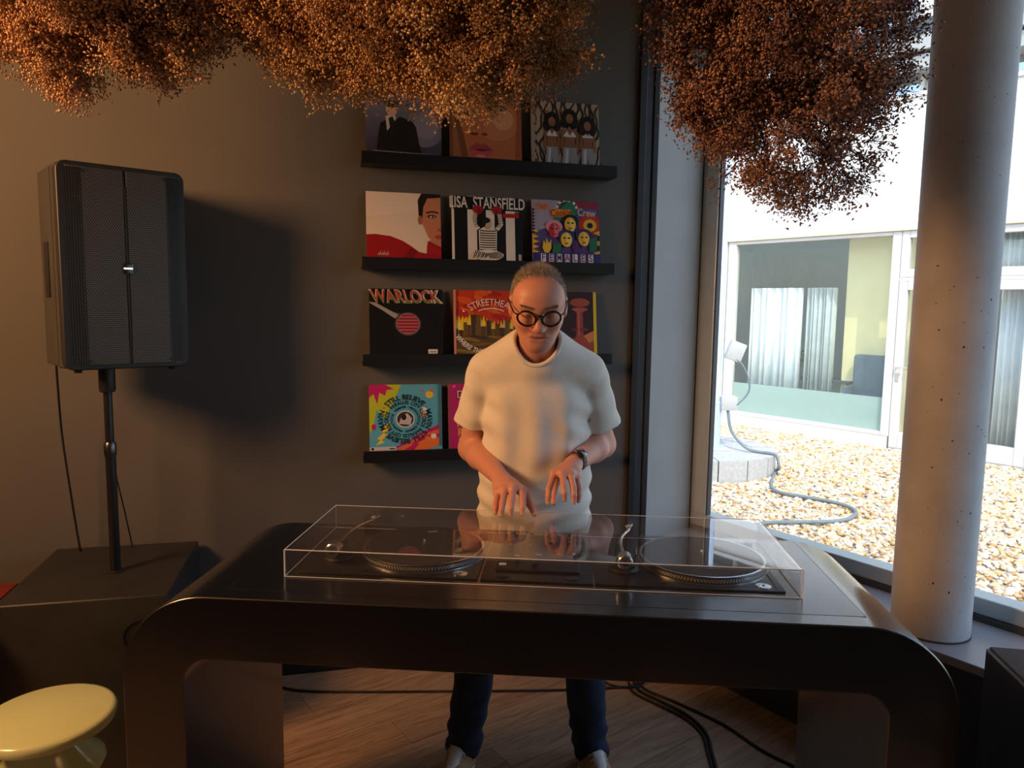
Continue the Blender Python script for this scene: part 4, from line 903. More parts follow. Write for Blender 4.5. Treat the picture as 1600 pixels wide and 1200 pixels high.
# ------------------------------------------------------------------ person: smooth implicit surfaces meshed on a grid
class Field:
    def __init__(s, lo, hi, h):
        s.lo = np.array(lo, 'f'); s.h = h; s.n = (np.ceil((np.array(hi)-lo)/h)).astype(int)+1
        s.g = np.full(s.n, 1.0, 'f')
    def block(s, c0, c1):
        i0 = np.clip(np.floor((np.minimum(c0, c1)-s.lo)/s.h).astype(int), 0, s.n); i1 = np.clip(np.ceil((np.maximum(c0, c1)-s.lo)/s.h).astype(int)+1, 0, s.n)
        if np.any(i1 <= i0): return None, None
        ax = [s.lo[k]+s.h*np.arange(i0[k], i1[k], dtype='f') for k in range(3)]
        X = np.meshgrid(*ax, indexing='ij'); return tuple(slice(i0[k], i1[k]) for k in range(3)), np.stack(X, -1)
    def comb(s, sl, d, k, mode):
        a = s.g[sl]
        if mode == 'sub': d = -d; sg = -1
        elif mode == 'add': sg = 1
        if mode == 'add':
            h_ = np.maximum(k-np.abs(a-d), 0)/k; s.g[sl] = np.minimum(a, d)-h_*h_*k*.25
        else:
            h_ = np.maximum(k-np.abs(a-d), 0)/k; s.g[sl] = np.maximum(a, d)+h_*h_*k*.25
    def cone(s, a, b, ra, rb, k=.02, mode='add', flat=None):
        a = np.array(a, 'f'); b = np.array(b, 'f'); m = max(ra, rb)+k+3*s.h
        sl, P = s.block(np.minimum(a, b)-m, np.maximum(a, b)+m)
        if sl is None: return
        ba = b-a; t = np.clip(((P-a)@ba)/max(ba@ba, 1e-9), 0, 1)
        q = P-a-t[..., None]*ba
        if flat is not None:
            ax_, f_ = flat; ax_ = np.array(ax_, 'f'); q = q+((q@ax_)*(f_-1))[..., None]*ax_
        s.comb(sl, np.linalg.norm(q, axis=-1)-(ra+(rb-ra)*t), k, mode)
    def ell(s, c, r, k=.02, mode='add', R=None, ext=None):
        c = np.array(c, 'f'); r = np.array(r, 'f'); m = r.max()+k+3*s.h
        sl, P = s.block(c-m, c+m)
        if sl is None: return
        q = P-c
        if R is not None: q = q@np.array(R, 'f')
        k0 = np.linalg.norm(q/r, axis=-1); k1 = np.linalg.norm(q/(r*r), axis=-1)+1e-9
        s.comb(sl, k0*(k0-1)/k1, k, mode)
    def pos(s): return s.block(s.lo, s.lo+s.h*(s.n-1))[1]
    def mesh(s):
        g = s.g; n = g.shape; neg = g < 0
        cs = [(i, j, k) for i in (0, 1) for j in (0, 1) for k in (0, 1)]
        cnt = np.zeros((n[0]-1, n[1]-1, n[2]-1), 'i1')
        for (i, j, k) in cs: cnt += neg[i:n[0]-1+i, j:n[1]-1+j, k:n[2]-1+k]
        act = (cnt > 0) & (cnt < 8); idx = np.full(cnt.shape, -1, 'i4'); I = np.argwhere(act); idx[act] = np.arange(len(I))
        vals = np.stack([g[I[:, 0]+i, I[:, 1]+j, I[:, 2]+k] for (i, j, k) in cs], 1); co = np.array(cs, 'f')
        acc = np.zeros((len(I), 3)); w_ = np.zeros(len(I))
        for p in range(8):
            for q_ in range(p+1, 8):
                if np.abs(co[p]-co[q_]).sum() != 1: continue
                m = (vals[:, p] < 0) != (vals[:, q_] < 0); t = vals[m, p]/(vals[m, p]-vals[m, q_])
                acc[m] += co[p]+t[:, None]*(co[q_]-co[p]); w_[m] += 1
        V = s.lo+s.h*(I+acc/w_[:, None]); Q = []
        for a in range(3):
            b, c = (a+1) % 3, (a+2) % 3
            s0 = [slice(None)]*3; s1 = [slice(None)]*3; s0[a] = slice(0, n[a]-1); s1[a] = slice(1, n[a])
            A, B = neg[tuple(s0)], neg[tuple(s1)]; E = np.argwhere(A != B)
            ok = (E[:, b] > 0) & (E[:, c] > 0) & (E[:, b] < n[b]-1) & (E[:, c] < n[c]-1); E = E[ok]
            fl = A[tuple(E.T)]
            def cell(db, dc_):
                e = E.copy(); e[:, b] += db; e[:, c] += dc_; return idx[tuple(e.T)]
            q4 = np.stack([cell(-1, -1), cell(0, -1), cell(0, 0), cell(-1, 0)], 1); q4[~fl] = q4[~fl][:, ::-1]; Q.append(q4)
        return V, np.concatenate(Q)
BX, BY = .078, 2.37
base = np.array([BX, BY, 0.0])
person = empty('person', (BX, BY, 0), 0, 'person in a cream t-shirt, jeans and round black glasses standing behind the console', 'person')
def pmesh(name, fld, m, tint=None, smooth=180):
    V, Q = fld.mesh(); o = npmesh(name, V-base, Q, m, person, smooth, tint(V) if tint else None); return o
TL = R_(22)
hx = np.array([-1, 0, 0.]); hy = np.array([0, -math.cos(TL), -math.sin(TL)]); hz = np.array([0, -math.sin(TL), math.cos(TL)])
HR = np.stack([hx, hy, hz], 1); HC = np.array(at(841, 473, 2.13))
def hp(x, y, z): return HC+HR@np.array([x, y, z])
A3 = lambda px, py, Y: np.array(at(px, py, Y))
# joints
shR, shL = np.array([BX-.158, BY-.05, 1.415]), np.array([BX+.158, BY-.05, 1.415])
elR, elL = A3(738, 700, 2.40), A3(940, 694, 2.40)
wrR, wrL = A3(781, 746, 2.15), A3(897, 724, 2.17)
bd = Field((BX-.30, 1.94, .93), (BX+.30, 2.56, 1.78), .0029)
# torso under the shirt
bd.ell((BX, BY-.04, 1.25), (.15, .09, .22), .03); bd.ell((BX, BY-.03, 1.05), (.145, .10, .18), .03)
for sh in (shR, shL): bd.cone(sh, (BX, BY-.05, 1.42), .045, .05, .03)
nb = np.array([BX, BY-.075, 1.44]); bd.cone(nb, hp(0, -.025, -.045), .056, .055, .03)
# head
e = lambda c, r, k=.02, mode='add': bd.ell(hp(*c), r, k, mode, HR)
def hc_(a, b, ra, rb, k=.015, mode='add', flat=None): bd.cone(hp(*a), hp(*b), ra, rb, k, mode)
e((0, -.012, .018), (.0745, .094, .072), .03); e((0, .020, -.02), (.067, .072, .090), .03)
e((0, .052, -.078), (.044, .036, .040), .025); hc_((-.052, .0, -.055), (-.016, .068, -.098), .018, .018, .025); hc_((.052, .0, -.055), (.016, .068, -.098), .018, .018, .025)
e((0, .074, -.103), (.022, .018, .017), .02)
e((0, .042, .038), (.063, .048, .045), .03)
hc_((-.042, .074, .022), (-.010, .084, .019), .011, .011, .015); hc_((.042, .074, .022), (.010, .084, .019), .011, .011, .015)
for s_ in (-1, 1):
    e((s_*.038, .060, -.032), (.026, .026, .024), .02)
    e((s_*.032, .101, -.001), (.019, .016, .011), .012, 'sub')
    e((s_*.032, .0755, -.002), (.0155, .0145, .0125), .005)
    e((s_*.078, -.006, -.012), (.009, .019, .033), .008); e((s_*.086, .0, -.012), (.005, .010, .020), .004, 'sub')
hc_((0, .086, .010), (0, .105, -.034), .0095, .0125, .012); e((0, .106, -.038), (.0135, .012, .011), .008)
for s_ in (-1, 1): e((s_*.0135, .095, -.041), (.0085, .011, .008), .006); e((s_*.007, .103, -.049), (.0042, .006, .004), .003, 'sub')
hc_((-.018, .084, -.0665), (.018, .084, -.0665), .0065, .0065, .01); hc_((-.016, .083, -.0775), (.016, .083, -.0775), .0072, .0072, .008)
hc_((-.026, .089, -.0705), (0, .0935, -.0725), .0024, .0028, .003, 'sub'); hc_((.026, .089, -.0705), (0, .0935, -.0725), .0024, .0028, .003, 'sub')
for s_ in (-1, 1): hc_((s_*.020, .100, -.042), (s_*.034, .090, -.066), .002, .002, .006, 'sub')
for z_ in (.050, .062, .073): hc_((-.030, .100-.2*(z_-.05), z_), (.030, .100-.2*(z_-.05), z_), .0012, .0012, .006, 'sub') if False else None
# arms
for sh, el, wr in ((shR, elR, wrR), (shL, elL, wrL)):
    mid = sh*.5+el*.5; bd.cone(sh, mid, .050, .048, .02); bd.cone(mid, el, .047, .042, .02)
    q_ = el*.68+wr*.32+np.array([0, 0, .004]); bd.cone(el, q_, .042, .043, .025); bd.cone(q_, wr, .042, .0265, .02)
# hands: (mcp, pip, dip, tip) per finger in order index..little, and thumb
def hand(wr, fingers, thumb, mid_w):
    mcp = [f[0] for f in fingers]
    up = np.array([0, -.3, .95])
    for f in fingers: bd.cone(wr*.80+f[0]*.20, f[0], .0195, .0125, .012)
    for a_, b_ in zip(mcp[:-1], mcp[1:]): bd.cone(a_, b_, .0105, .0105, .01); bd.cone(wr*.45+a_*.55, wr*.45+b_*.55, .015, .015, .012)
    for f in fingers:
        r0 = (.0103, .0094, .0084, .0066); bd.cone(f[0], f[1], r0[0], r0[1], .005); bd.cone(f[1], f[2], r0[1]-.0003, r0[2], .003); bd.cone(f[2], f[3], r0[2], r0[3], .003)
    bd.cone(wr*.85+thumb[0]*.15, thumb[0], .019, .0155, .012); bd.cone(thumb[0], thumb[1], .0145, .0108, .008); bd.cone(thumb[1], thumb[2], .0105, .0078, .004)
def chain(p, Yk, Yp, Yt, lift=.002):
    """four joints of a finger from three traced points at their own distances"""
    a, b, c = A3(*p[0], Yk), A3(*p[1], Yp), A3(*p[2], Yt); d = b*.46+c*.54+np.array([0, -.005, .003]); return [a, b, d, c]
fR = [chain(((815, 765), (817, 785), (816, 803)), 2.075, 2.030, 2.008), chain(((802, 763), (799, 786), (798, 804)), 2.068, 2.020, 2.004), chain(((789, 766), (785, 787), (783, 805)), 2.070, 2.024, 2.004), chain(((778, 770), (775, 787), (774, 801)), 2.080, 2.042, 2.02)]
hand(wrR, fR, [A3(819, 769, 2.095), A3(827, 787, 2.055), A3(835, 803, 2.022)], 0)
fL = [chain(((866, 740), (858, 764), (856, 786)), 2.100, 2.058, 2.040), chain(((879, 740), (881, 760), (882.5, 781)), 2.090, 2.040, 2.030), chain(((891, 741), (896, 762), (897, 785)), 2.092, 2.044, 2.030), chain(((901, 746), (905, 765), (904, 783)), 2.105, 2.064, 2.05)]
hand(wrL, fL, [A3(868, 751, 2.13), A3(866, 770, 2.10), A3(865, 786, 2.07)], 0)
def skin_tint(V):
    c = np.tile(np.array(S(214, 152, 132)), (len(V), 1)); L = (V-HC)@HR
    def blend(m, col, a):
        c[:] = c*(1-(m*a)[:, None])+np.array(col)*(m*a)[:, None]
    g = lambda x, y, z, rx, ry, rz: np.exp(-(((L[:, 0]-x)/rx)**2+((L[:, 1]-y)/ry)**2+((L[:, 2]-z)/rz)**2))
    blend(g(0, .092, -.0715, .026, .02, .0075), S(168, 88, 82), .9)
    blend(g(0, .107, -.036, .016, .02, .016), S(214, 128, 108), .6)
    for s_ in (-1, 1):
        blend(g(s_*.042, .08, -.036, .022, .03, .02), S(220, 136, 114), .5); blend(g(s_*.08, 0, -.01, .012, .03, .04), S(214, 130, 110), .5)
    blend(g(0, .075, -.09, .06, .06, .028), S(186, 138, 116), .45)
    for f in fR+fL:
        m = np.exp(-(((V-f[3])**2).sum(1))/.010**2); blend(m, S(226, 150, 130), .6)
        m = np.exp(-(((V-f[1])**2).sum(1))/.008**2); blend(m, S(200, 124, 100), .5)
    return np.clip(c, 0, 1)
body = pmesh('body', bd, M['skin'], skin_tint)
# nails
nl = MB()
for f in fR+fL:
    d = Vector(f[3]-f[2]).normalized(); up = Vector((0, -.75, .6)); up = (up-d*up.dot(d)).normalized(); sd = d.cross(up)
    c = Vector(f[3]-base)-d*.001+up*.0055
    nl.add([c-d*.005-sd*.004, c-d*.005+sd*.004, c+d*.004+sd*.0038-up*.0005, c+d*.0062-up*.0012, c+d*.004-sd*.0038-up*.0005, c-d*.0005+up*.0016], [(0, 1, 5), (1, 2, 5), (2, 3, 5), (3, 4, 5), (4, 0, 5)])
M['nail'] = mat('fingernail', S(236, 180, 160), .3, var=.03); nl.build('fingernails', M['nail'], body, 180)
# brows
for s_ in (-1, 1):
    bw = MB()
    for k in range(110):
        u = random.random(); x = s_*(.014+.036*u); z = .0205+.004*math.sin(u*2.2)+random.uniform(-.0035, .0035); y = .0985-.016*u*u
        p = Vector(hp(x, y, z)-base); q_ = Vector(hp(x+s_*.006, y-.001, z+.002)-base); o_ = Vector(hp(0, 0, .0012)-HC)
        nrm = Vector(hy)*.0012
        bw.add([p-o_+nrm, p+o_+nrm, q_+nrm*1.6], [(0, 1, 2)])
    tag(bw.build('eyebrow', M['brow'], body), kind='stuff')
# ---- t-shirt
sf = Field((BX-.32, BY-.32, .84), (BX+.32, BY+.20, 1.58), .0042)
sf.ell((BX, BY-.055, 1.28), (.172, .122, .225), .04); sf.ell((BX, BY-.035, 1.08), (.178, .135, .24), .05); sf.ell((BX, BY-.01, .93), (.182, .135, .22), .05)
sf.cone((BX-.13, BY-.06, 1.415), (BX+.13, BY-.06, 1.415), .062, .062, .04)
for s_ in (-1, 1): sf.cone((BX+s_*.14, BY-.055, 1.42), (BX+s_*.03, BY-.105, 1.482), .056, .072, .04)
sf.ell((BX, BY-.115, 1.425), (.075, .062, .055), .03)
P = sf.pos(); hols = []
for sh, el in ((shR, elR), (shL, elL)):
    ax_ = (el-sh)/np.linalg.norm(el-sh); q_ = P-sh; t = q_@ax_; rad = np.linalg.norm(q_-t[..., None]*ax_, axis=-1)
    out = np.array([np.sign(sh[0]-BX), 0, 0.])
    tt = np.clip(t, -.02, .30); Lh = .185+.10*(q_[..., 0]*out[0])
    rr_ = .060+.014*np.clip(tt/.19, 0, 1)+.002*np.sin(t*60+q_[..., 1]*40)
    d = rad-rr_; d = np.where(t < 0, np.linalg.norm(q_, axis=-1)-.060, d)
    d = np.maximum(d, t-Lh); hols.append(np.maximum(np.maximum(rad-(rr_-.009), .13-t), t-.30).astype('f'))
    a = sf.g; k = .012; h_ = np.maximum(k-np.abs(a-d), 0)/k; sf.g = (np.minimum(a, d)-h_*h_*k*.25).astype('f')
    # keep the armhole open to the arm
X, Y_, Z = P[..., 0]-BX, P[..., 1]-BY, P[..., 2]
front = np.clip((-Y_)/.1, 0, 1)
fold = .0075*np.sin(X*62+1.5*np.sin(Z*9))*np.clip((1.42-Z)/.25, 0, 1)*np.clip((Z-1.02)/.25, 0, 1)*front
fold += .007*np.sin((X*.55+Z)*70+2*np.sin(X*14))*np.exp(-((np.abs(X)-.15)/.06)**2)*np.exp(-((Z-1.27)/.1)**2)
fold += .005*np.sin((Z-.35*np.abs(X))*85+3*X)*np.exp(-((Z-1.0)/.10)**2)+.0035*np.sin(X*40+Z*25)*np.exp(-((Z-.9)/.06)**2)
fold += .003*np.sin(X*24+Z*17)*np.sin(Z*21-X*9)
sf.g += fold.astype('f')
for hl in hols: sf.g = np.maximum(sf.g, -hl)
na = np.array([BX, BY-.065, 1.42]); nbv = np.array(hp(0, -.02, -.06)); axn = (nbv-na)/np.linalg.norm(nbv-na)
sf.cone(na+axn*.0, na+axn*.22, .068, .074, .008, 'sub')
sf.g = np.maximum(sf.g, (.875+.006*np.sin(X*30)-Z)).astype('f')
sf.g[:, :, -1] = 1; sf.g[:, :, 0] = 1; sf.g[0] = 1; sf.g[-1] = 1; sf.g[:, 0] = 1; sf.g[:, -1] = 1
shirt = pmesh('t_shirt', sf, M['shirt'])
# collar ring laid on the neck opening
Vs = np.array([v.co[:] for v in shirt.data.vertices])+base
cp = []
for k in range(48):
    a = 2*math.pi*k/48; u = np.array([math.cos(a), math.sin(a), 0]); u = u-axn*(u@axn); u /= np.linalg.norm(u)
    best = None
    q_ = Vs-na; t = q_@axn; rv = q_-t[:, None]*axn; rd_ = np.linalg.norm(rv, axis=1); cs_ = (rv@u)/np.maximum(rd_, 1e-6)
    m = (cs_ > .985) & (rd_ < .098) & (rd_ > .06)
    cp.append((t[m].max() if m.any() else np.nan, u))
ts = np.array([c[0] for c in cp]); ok = ~np.isnan(ts); ts = np.interp(np.arange(48), np.arange(48)[ok], ts[ok], period=48)
ts = sum(np.roll(ts, s_) for s_ in range(-2, 3))/5
ring = [Vector(na+axn*(ts[k]-.006)+cp[k][1]*.072-base) for k in range(48)]; ring2 = [Vector(na+axn*(ts[k]-.012)+cp[k][1]*.080-base) for k in range(48)]
cb = MB().tube(ring, .0075, 8, closed=True); cb.build('collar', M['shirt'], shirt, 180)
# ---- jeans
jf = Field((BX-.34, BY-.20, .03), (BX+.34, BY+.19, 1.0), .005)
jf.ell((BX, BY, .90), (.165, .118, .16), .04)
ank = [np.array(atz(722, 1178, .07)), np.array(atz(924, 1180, .07))]; ank[0][1] += .02; ank[1][1] += .02
for s_, an in zip((-1, 1), ank):
    hip = np.array([BX+s_*.088, BY, .88]); kn = np.array([BX+s_*.145, BY-.02, .50]); kn[0] = (hip[0]+an[0])/2+s_*.015
    jf.cone(hip, kn, .092, .072, .03); jf.cone(kn, an, .070, .060, .03)
P = jf.pos(); X, Y_, Z = P[..., 0]-BX, P[..., 1]-BY, P[..., 2]
jf.g += (.005*np.sin(Z*80+4*np.sin(X*20)+Y_*22)*np.exp(-((Z-.14)/.10)**2)+.003*np.sin(Z*38+X*30)*np.sin(Y_*30+Z*12)).astype('f')
jf.g = np.maximum(jf.g, (.060+.02*Y_*0-Z)).astype('f')
jf.g[:, :, -1] = 1; jf.g[:, :, 0] = 1
jeans = pmesh('jeans', jf, M['denim'])
for an in ank:
    MB().tube([Vector((an[0]+.0575*math.cos(k*math.pi/12), an[1]+.0575*math.sin(k*math.pi/12), .092))-Vector(base) for k in range(24)], .0045, 6, closed=True).build('hem_stitch', M['denim_stitch'], jeans, 180)
# ---- shoes
for s_, an, yaw in ((-1, ank[0], R_(-14)), (1, ank[1], R_(12))):
    so = empty('shoe', (an[0]-BX, an[1]-BY, 0)); so.parent = person; so.rotation_euler = (0, 0, yaw)
    so['label'] = 'tan and white lace-up sneaker'
    f = Field((-.07, -.25, .0), (.07, .12, .15), .004)
    f.ell((0, .02, .05), (.042, .07, .055), .02); f.ell((0, -.10, .035), (.046, .11, .045), .03); f.cone((0, 0, .06), (0, -.02, .115), .045, .042, .03); f.cone((0, -.03, .08), (0, -.15, .045), .035, .035, .03)
    P = f.pos(); f.g = np.maximum(f.g, .018-P[..., 2]).astype('f'); f.g[:, :, 0] = 1; f.g[:, :, -1] = 1
    V, Q = f.mesh(); npmesh('upper', V, Q, M['shoe_tan'], so, 180)
    op = [(.048*math.cos(a)*(1 if math.sin(a) < 0 else .92), -.06+.155*math.sin(a)) for a in np.linspace(0, 2*math.pi, 32)[:-1]]
    MB().prism(op, .0, .028).build('sole', M['shoe_white'], so, 60)
    tg = Field((-.05, -.16, .03), (.05, .03, .15), .004); tg.cone((0, -.028, .112), (0, -.11, .073), .024, .020, .01, flat=((0, .4, .9), 2.2)); V, Q = tg.mesh(); npmesh('tongue', V+np.array([0, -.012, .008]), Q, M['shoe_white'], so, 180)
    for k in range(5):
        y = -.045-.018*k; z = .128-.0105*k
        MB().tube(spline([(-.03, y-.002, z-.018), (-.012, y-.008, z), (.012, y-.008, z), (.03, y-.002, z-.018)], 4), .003, 6).build('lace', M['shoe_white'], so, 180)
# ---- hair: cap plus strands
hf = Field(HC-.17, HC+.17, .0032)
hf.ell(hp(0, -.014, .020), (.0785, .097, .0760), .01, 'add', HR)
P = hf.pos(); L = (P-HC)@HR
line = np.maximum.reduce([(.042+.030*np.exp(-(L[..., 0]/.028)**2)*0+.38*np.clip(L[..., 1], 0, 1)-L[..., 2])*.8-.0])
side = (-.022-L[..., 2]); frontcut = L[..., 1]-.030-.9*np.clip(L[..., 2]-.03, 0, .05)
cut = np.minimum(np.maximum(side, frontcut), 9); cut = np.maximum(cut, np.where(L[..., 1] > .028, line, -1))
hf.g = np.maximum(hf.g, cut*.8).astype('f')
hf.g += (.0016*np.sin(L[..., 0]*420+2*np.sin(L[..., 1]*60))+.0012*np.sin(L[..., 0]*230+L[..., 1]*150)).astype('f')
def hair_tint(V):
    L = (V-HC)@HR; n = .5+.5*np.sin(L[:, 0]*380+L[:, 2]*170+3*np.sin(L[:, 1]*70)); c = np.outer(1-n, S(104, 92, 80))+np.outer(n, S(172, 162, 148)); return c
hair = pmesh('hair', hf, M['hair'], hair_tint)
N = 5200; d = rng.normal(size=(N*4, 3)); d /= np.linalg.norm(d, axis=1)[:, None]
p = np.array([0, -.014, .020])+d*np.array([.078, .0965, .0755])
m = ((p[:, 2] > -.02) & (p[:, 1] < .026+.9*np.clip(p[:, 2]-.03, 0, .05))) & ~((p[:, 1] > .028) & (p[:, 2] < .047+.38*np.clip(p[:, 1], 0, 1)))
p = p[m][:N]; d = d[m][:N]; N = len(p)
top = np.clip((p[:, 2]-.05)/.05, 0, 1); ln = .008+.016*top
dr_ = d*.75+np.array([.35, -.25, .25])*top[:, None]+np.array([0, -.35, -.55])*(1-top)[:, None]+rng.normal(0, .22, (N, 3))
dr_ /= np.linalg.norm(dr_, axis=1)[:, None]; sd = np.cross(dr_, rng.normal(size=(N, 3))); sd /= np.linalg.norm(sd, axis=1)[:, None]
a0 = p-d*.002-sd*.0007; a1 = p-d*.002+sd*.0007; a2 = p+dr_*ln[:, None]
V = np.stack([a0, a1, a2], 1).reshape(-1, 3)@HR.T+HC-base
br = rng.uniform(.65, 1.25, (N, 1)); tn = np.clip(np.array(S(164, 152, 138))*br, 0, 1)
tag(npmesh('hair_strands', V, np.arange(N*3).reshape(-1, 3), M['hair'], hair, None, tn), kind='stuff')
# ---- glasses
gl = empty('glasses', (0, 0, 0)); gl.parent = person; gl['label'] = 'round black-rimmed glasses'
def HPB(x, y, z): return Vector(hp(x, y, z)-base)
for s_ in (-1, 1):
    rim = [HPB(s_*.0345+.0255*math.cos(a), .104-.006*abs(math.cos(a))*(1 if math.cos(a)*s_ > 0 else -.2), -.006+.0215*math.sin(a)+.0015*math.cos(a)*s_) for a in np.linspace(0, 2*math.pi, 33)[:-1]]
    MB().tube(rim, .0031, 8, closed=True).build('rim', M['glasses'], gl, 180)
    cen = sum(rim, Vector())/len(rim); MB().add([cen]+rim, [(0, 1+i, 1+(i+1) % 32) for i in range(32)]).build('lens', M['lens'], gl, 180)
    MB().tube([HPB(s_*.059, .100, .004), HPB(s_*.070, .088, .006), HPB(s_*.081, .03, .008), HPB(s_*.085, -.008, .008), HPB(s_*.085, -.03, -.012)], .0022, 8).build('temple', M['glasses'], gl, 180)
MB().tube([HPB(-.0105, .106, .001), HPB(-.004, .110, .005), HPB(.004, .110, .005), HPB(.0105, .106, .001)], .0023, 8).build('bridge', M['glasses'], gl, 180)
# ---- watch on the wrist
wt = empty('watch', (0, 0, 0)); wt.parent = person; wt['label'] = 'square smart watch with dark strap'
ax_ = Vector(wrL-elL).normalized(); c = Vector(wrL-ax_*.014)-Vector(base) if False else Vector(wrL-np.array(ax_)*.018-base)
upv = Vector((.25, -.62, .75)); upv = (upv-ax_*upv.dot(ax_)).normalized(); sdv = ax_.cross(upv)
MW = Matrix((( sdv.x, ax_.x, upv.x, c.x), (sdv.y, ax_.y, upv.y, c.y), (sdv.z, ax_.z, upv.z, c.z), (0, 0, 0, 1)))
sb = MB(); n = 40; vs = []
for k in range(n):
    a = 2*math.pi*k/n
    for yy, rr_ in ((-.011, .0315), (.011, .0305), (.011, .0285), (-.011, .0295)): vs.append((rr_*math.cos(a), yy, rr_*math.sin(a)))
fs = [(4*k+i, 4*k+(i+1) % 4, 4*((k+1) % n)+(i+1) % 4, 4*((k+1) % n)+i) for k in range(n) for i in range(4)]
sb.add(vs, fs, MW); sb.build('strap', M['strap'], wt, 50)
cs_ = MB().rbox(-.017, .017, -.020, .020, .028, .039, .005, 3, MW).build('case', M['chrome_dark'], wt, 50)
MB().rbox(-.0145, .0145, -.0175, .0175, .0385, .0400, .0007, 1, MW).build('screen', M['screen'], cs_, 50)
MB().lathe([(.0035, 0), (.0035, .003)], 12, MW @ T(.017, .007, .034) @ RY(math.pi/2)).build('crown', M['silver'], cs_, 50)
# ------------------------------------------------------------------ hanging dried flowers
def sprig(nb_, r_, leafy):
    """one branching sprig, about 0.1 m long along +z: stems (tri prisms) and blossoms (octahedra)"""
    SV, SF, BV, BF = [], [], [], []
    def stick(a, b, r):
        a = np.array(a); b = np.array(b); t = b-a; t = t/np.linalg.norm(t); u = np.cross(t, [.3, .9, .2]); u /= np.linalg.norm(u); v = np.cross(t, u); o = len(SV)
        for c_ in (a, b):
            for k in range(3): an = 2.0944*k; SV.append(c_+(u*math.cos(an)+v*math.sin(an))*r)
        for k in range(3): SF.append([o+k, o+(k+1) % 3, o+3+(k+1) % 3]); SF.append([o+k, o+3+(k+1) % 3, o+3+k])
    def bud(c_, r, el):
        o = len(BV); q = rng.normal(size=(3, 3)); q, _ = np.linalg.qr(q)
        for t_ in ((1, 1, 1), (1, -1, -1), (-1, 1, -1), (-1, -1, 1)): BV.append(c_+(q[0]*t_[0]*el+q[1]*t_[1]+q[2]*t_[2])*r*.75)
        BF.extend([[o, o+1, o+2], [o, o+3, o+1], [o, o+2, o+3], [o+1, o+3, o+2]])
    stick((0, 0, 0), (.004, .0, .05), .0009)
    for k in range(nb_):
        z0 = random.uniform(.02, .055); th = random.uniform(0, 6.28); sp_ = random.uniform(.15, .75); L = random.uniform(.025, .055)
        d = np.array([math.cos(th)*math.sin(sp_), math.sin(th)*math.sin(sp_), math.cos(sp_)]); a = np.array([.003*z0/.05, 0, z0]); b = a+d*L
        stick(a, b, .0005)
        for q in range(4):
            e_ = b+rng.normal(0, .009, 3)
            bud(e_, r_*random.uniform(.7, 1.3), leafy)
    return np.array(SV), np.array(SF), np.array(BV), np.array(BF)
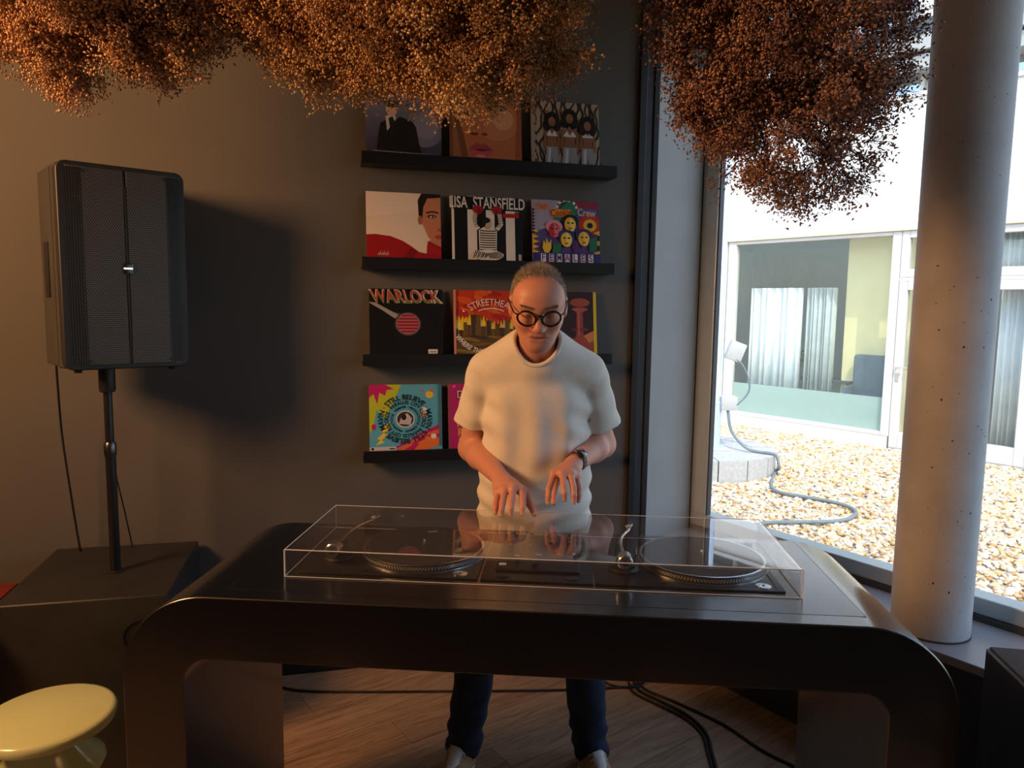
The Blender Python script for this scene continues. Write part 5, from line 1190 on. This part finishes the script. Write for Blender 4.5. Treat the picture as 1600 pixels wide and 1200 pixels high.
def bunch(name, blobs, n, label, nb_, r_, leafy, pal, stemcol, seed, up=.4, shag=.03):
    global rng
    random.seed(seed); rng = np.random.default_rng(seed)
    T_ = [sprig(nb_, r_, leafy) for _ in range(8)]
    C_ = np.array([b[:3] for b in blobs]); Rr = np.array([b[3] for b in blobs]); wts = Rr**2/np.sum(Rr**2)
    root = empty(name, tuple(np.array([C_[:, 0].mean(), C_[:, 1].mean(), (C_[:, 2]-Rr).min()])), 0, label, 'dried flowers', 'dried flower clouds hanging from the ceiling')
    o = np.array(root.location)
    bi = rng.choice(len(blobs), n, p=wts); d = rng.normal(size=(n, 3)); d[:, 2] -= .25; d /= np.linalg.norm(d, axis=1)[:, None]
    ncl = 46; cd = rng.normal(size=(ncl, 3)); cd /= np.linalg.norm(cd, axis=1)[:, None]; nr = np.argmax(d@cd.T+.05*np.sin(bi[:, None]*3.1+np.arange(ncl)[None]*1.7), 1)
    d = d+cd[nr]*rng.uniform(.3, 1.5, n)[:, None]; d /= np.linalg.norm(d, axis=1)[:, None]; cl_amp = rng.uniform(-.16, .20, ncl)[nr]
    lump = 1+cl_amp+.08*np.sin(d[:, 0]*6+bi*2)+.10*np.sin(d[:, 1]*7+d[:, 2]*6+bi)+rng.normal(0, shag/.2, n)*.35
    rad = Rr[bi]*lump*rng.choice([1., .82, .62], n, p=[.5, .3, .2])
    rad = rad+(rng.random(n) < .035)*rng.uniform(.02, .075, n)
    base_ = C_[bi]+d*(rad-.085)[:, None]
    # drop sprigs buried deep within another blob
    dd = np.min(np.linalg.norm(base_[:, None]-C_[None], axis=2)/Rr[None], axis=1); k_ = dd > .38; base_, d = base_[k_], d[k_]; n = len(d)
    dirs = d+rng.normal(0, .38, (n, 3)); dirs[:, 2] += .0; dirs /= np.linalg.norm(dirs, axis=1)[:, None]
    u = np.cross(dirs, rng.normal(size=(n, 3))); u /= np.linalg.norm(u, axis=1)[:, None]; v = np.cross(dirs, u); Rm = np.stack([u, v, dirs], 2)
    sc_ = rng.uniform(.8, 1.35, n); ti = rng.integers(0, 8, n)
    SVs, SFs, BVs, BFs, BT = [], [], [], [], []; so = bo = 0
    for k in range(8):
        I = np.where(ti == k)[0]
        if not len(I): continue
        sv, sf_, bv, bf = T_[k]
        for src, fc, outV, outF, is_b in ((sv, sf_, SVs, SFs, 0), (bv, bf, BVs, BFs, 1)):
            W_ = np.einsum('nij,vj->nvi', Rm[I]*sc_[I][:, None, None], src)+base_[I][:, None]-o
            off = bo if is_b else so
            outV.append(W_.reshape(-1, 3)); outF.append((fc[None]+off+(np.arange(len(I))*len(src))[:, None, None]).reshape(-1, 3))
            if is_b:
                bo += W_.shape[0]*W_.shape[1]; nbud = len(bf)//4
                c = pal[rng.integers(0, len(pal), (len(I), 1))]*rng.uniform(.75, 1.25, (len(I), nbud, 1)); BT.append(np.repeat(c.reshape(-1, 3), 4, 0))
            else: so += W_.shape[0]*W_.shape[1]
    tag(npmesh('blossoms', np.concatenate(BVs), np.concatenate(BFs), M['blossom'], root, None, np.clip(np.concatenate(BT), 0, 1)), kind='stuff')
    fs = np.concatenate(SFs); tag(npmesh('fine_stems', np.concatenate(SVs), fs, M['blossom'], root, None, np.tile(np.array(stemcol), (len(fs), 1))), kind='stuff')
    # woody branches from the blobs up to the tie, and the wire to the ceiling
    tie = np.array([C_[:, 0].mean(), C_[:, 1].mean(), (C_[:, 2]).max()+.12])
    M_b = M.setdefault('branch', mat('dry_branch', (.16, .085, .045), .8, var=.2, vscale=40))
    for k in range(26):
        b = k % len(blobs); q = C_[b]+rng.normal(0, .35, 3)*Rr[b]
        MB().tube(spline([tuple(tie-o), tuple((tie*.4+q*.6)-o+rng.normal(0, .03, 3)), tuple(q-o)], 4), [.004]*5+[.003]*3+[.0015], 5).build('branch', M_b, root, 60)
    MB().tube([tuple(tie-o), (tie[0]-o[0], tie[1]-o[1], CEIL-o[2])], .0015, 6).build('hanging_wire', M['black_trim'], root, 60)
def bl(px, py, Y, r): p = at(px, py, Y); return (p.x, p.y, p.z, r)
warm = np.array([S(*c) for c in ((206, 164, 112), (220, 182, 128), (186, 138, 98), (198, 152, 108), (230, 198, 146))])
rust = np.array([S(*c) for c in ((204, 160, 118), (190, 144, 106), (214, 172, 126), (178, 134, 100))])
dusk = np.array([S(*c) for c in ((182, 140, 124), (166, 128, 116), (198, 154, 130), (152, 116, 106))])
bunch('dried_flower_cloud', [bl(-50, -20, 2.0, .17), bl(60, -15, 1.98, .19), bl(180, 0, 2.0, .22), bl(275, -10, 2.02, .17), bl(120, -90, 2.05, .25)], 2450, 'rust brown dried flower cloud hanging above the PA speaker', 12, .0025, 1.5, rust, S(128, 82, 54), 21)
bunch('dried_flower_cloud', [bl(400, -30, 2.05, .15), bl(490, 0, 2.04, .20), bl(590, 14, 2.02, .205), bl(640, -60, 2.1, .25), bl(470, -80, 2.1, .22)], 2600, 'golden brown dried flower cloud hanging beside the pale one, above the black sleeve', 12, .0025, 1.3, np.concatenate([warm, rust]), S(140, 94, 60), 22)
bunch('dried_flower_cloud', [bl(705, 32, 1.95, .195), bl(785, 8, 1.95, .20), bl(740, -60, 2.0, .24)], 2200, 'pale golden dried flower cloud hanging in front of the top record ledge', 12, .0025, 1.2, warm, S(164, 118, 76), 23, shag=.05)
bunch('dried_flower_cloud', [bl(1145, 60, 1.9, .15), bl(1240, 60, 1.9, .24), bl(1305, 70, 1.92, .155), bl(1085, 165, 1.9, .07), bl(1225, 190, 1.9, .18), bl(1275, 240, 1.9, .12), bl(1200, -60, 1.95, .25)], 2700, 'dark red brown dried flower cloud hanging before the window', 11, .0021, 2.2, dusk, S(96, 60, 48), 24, shag=.06)
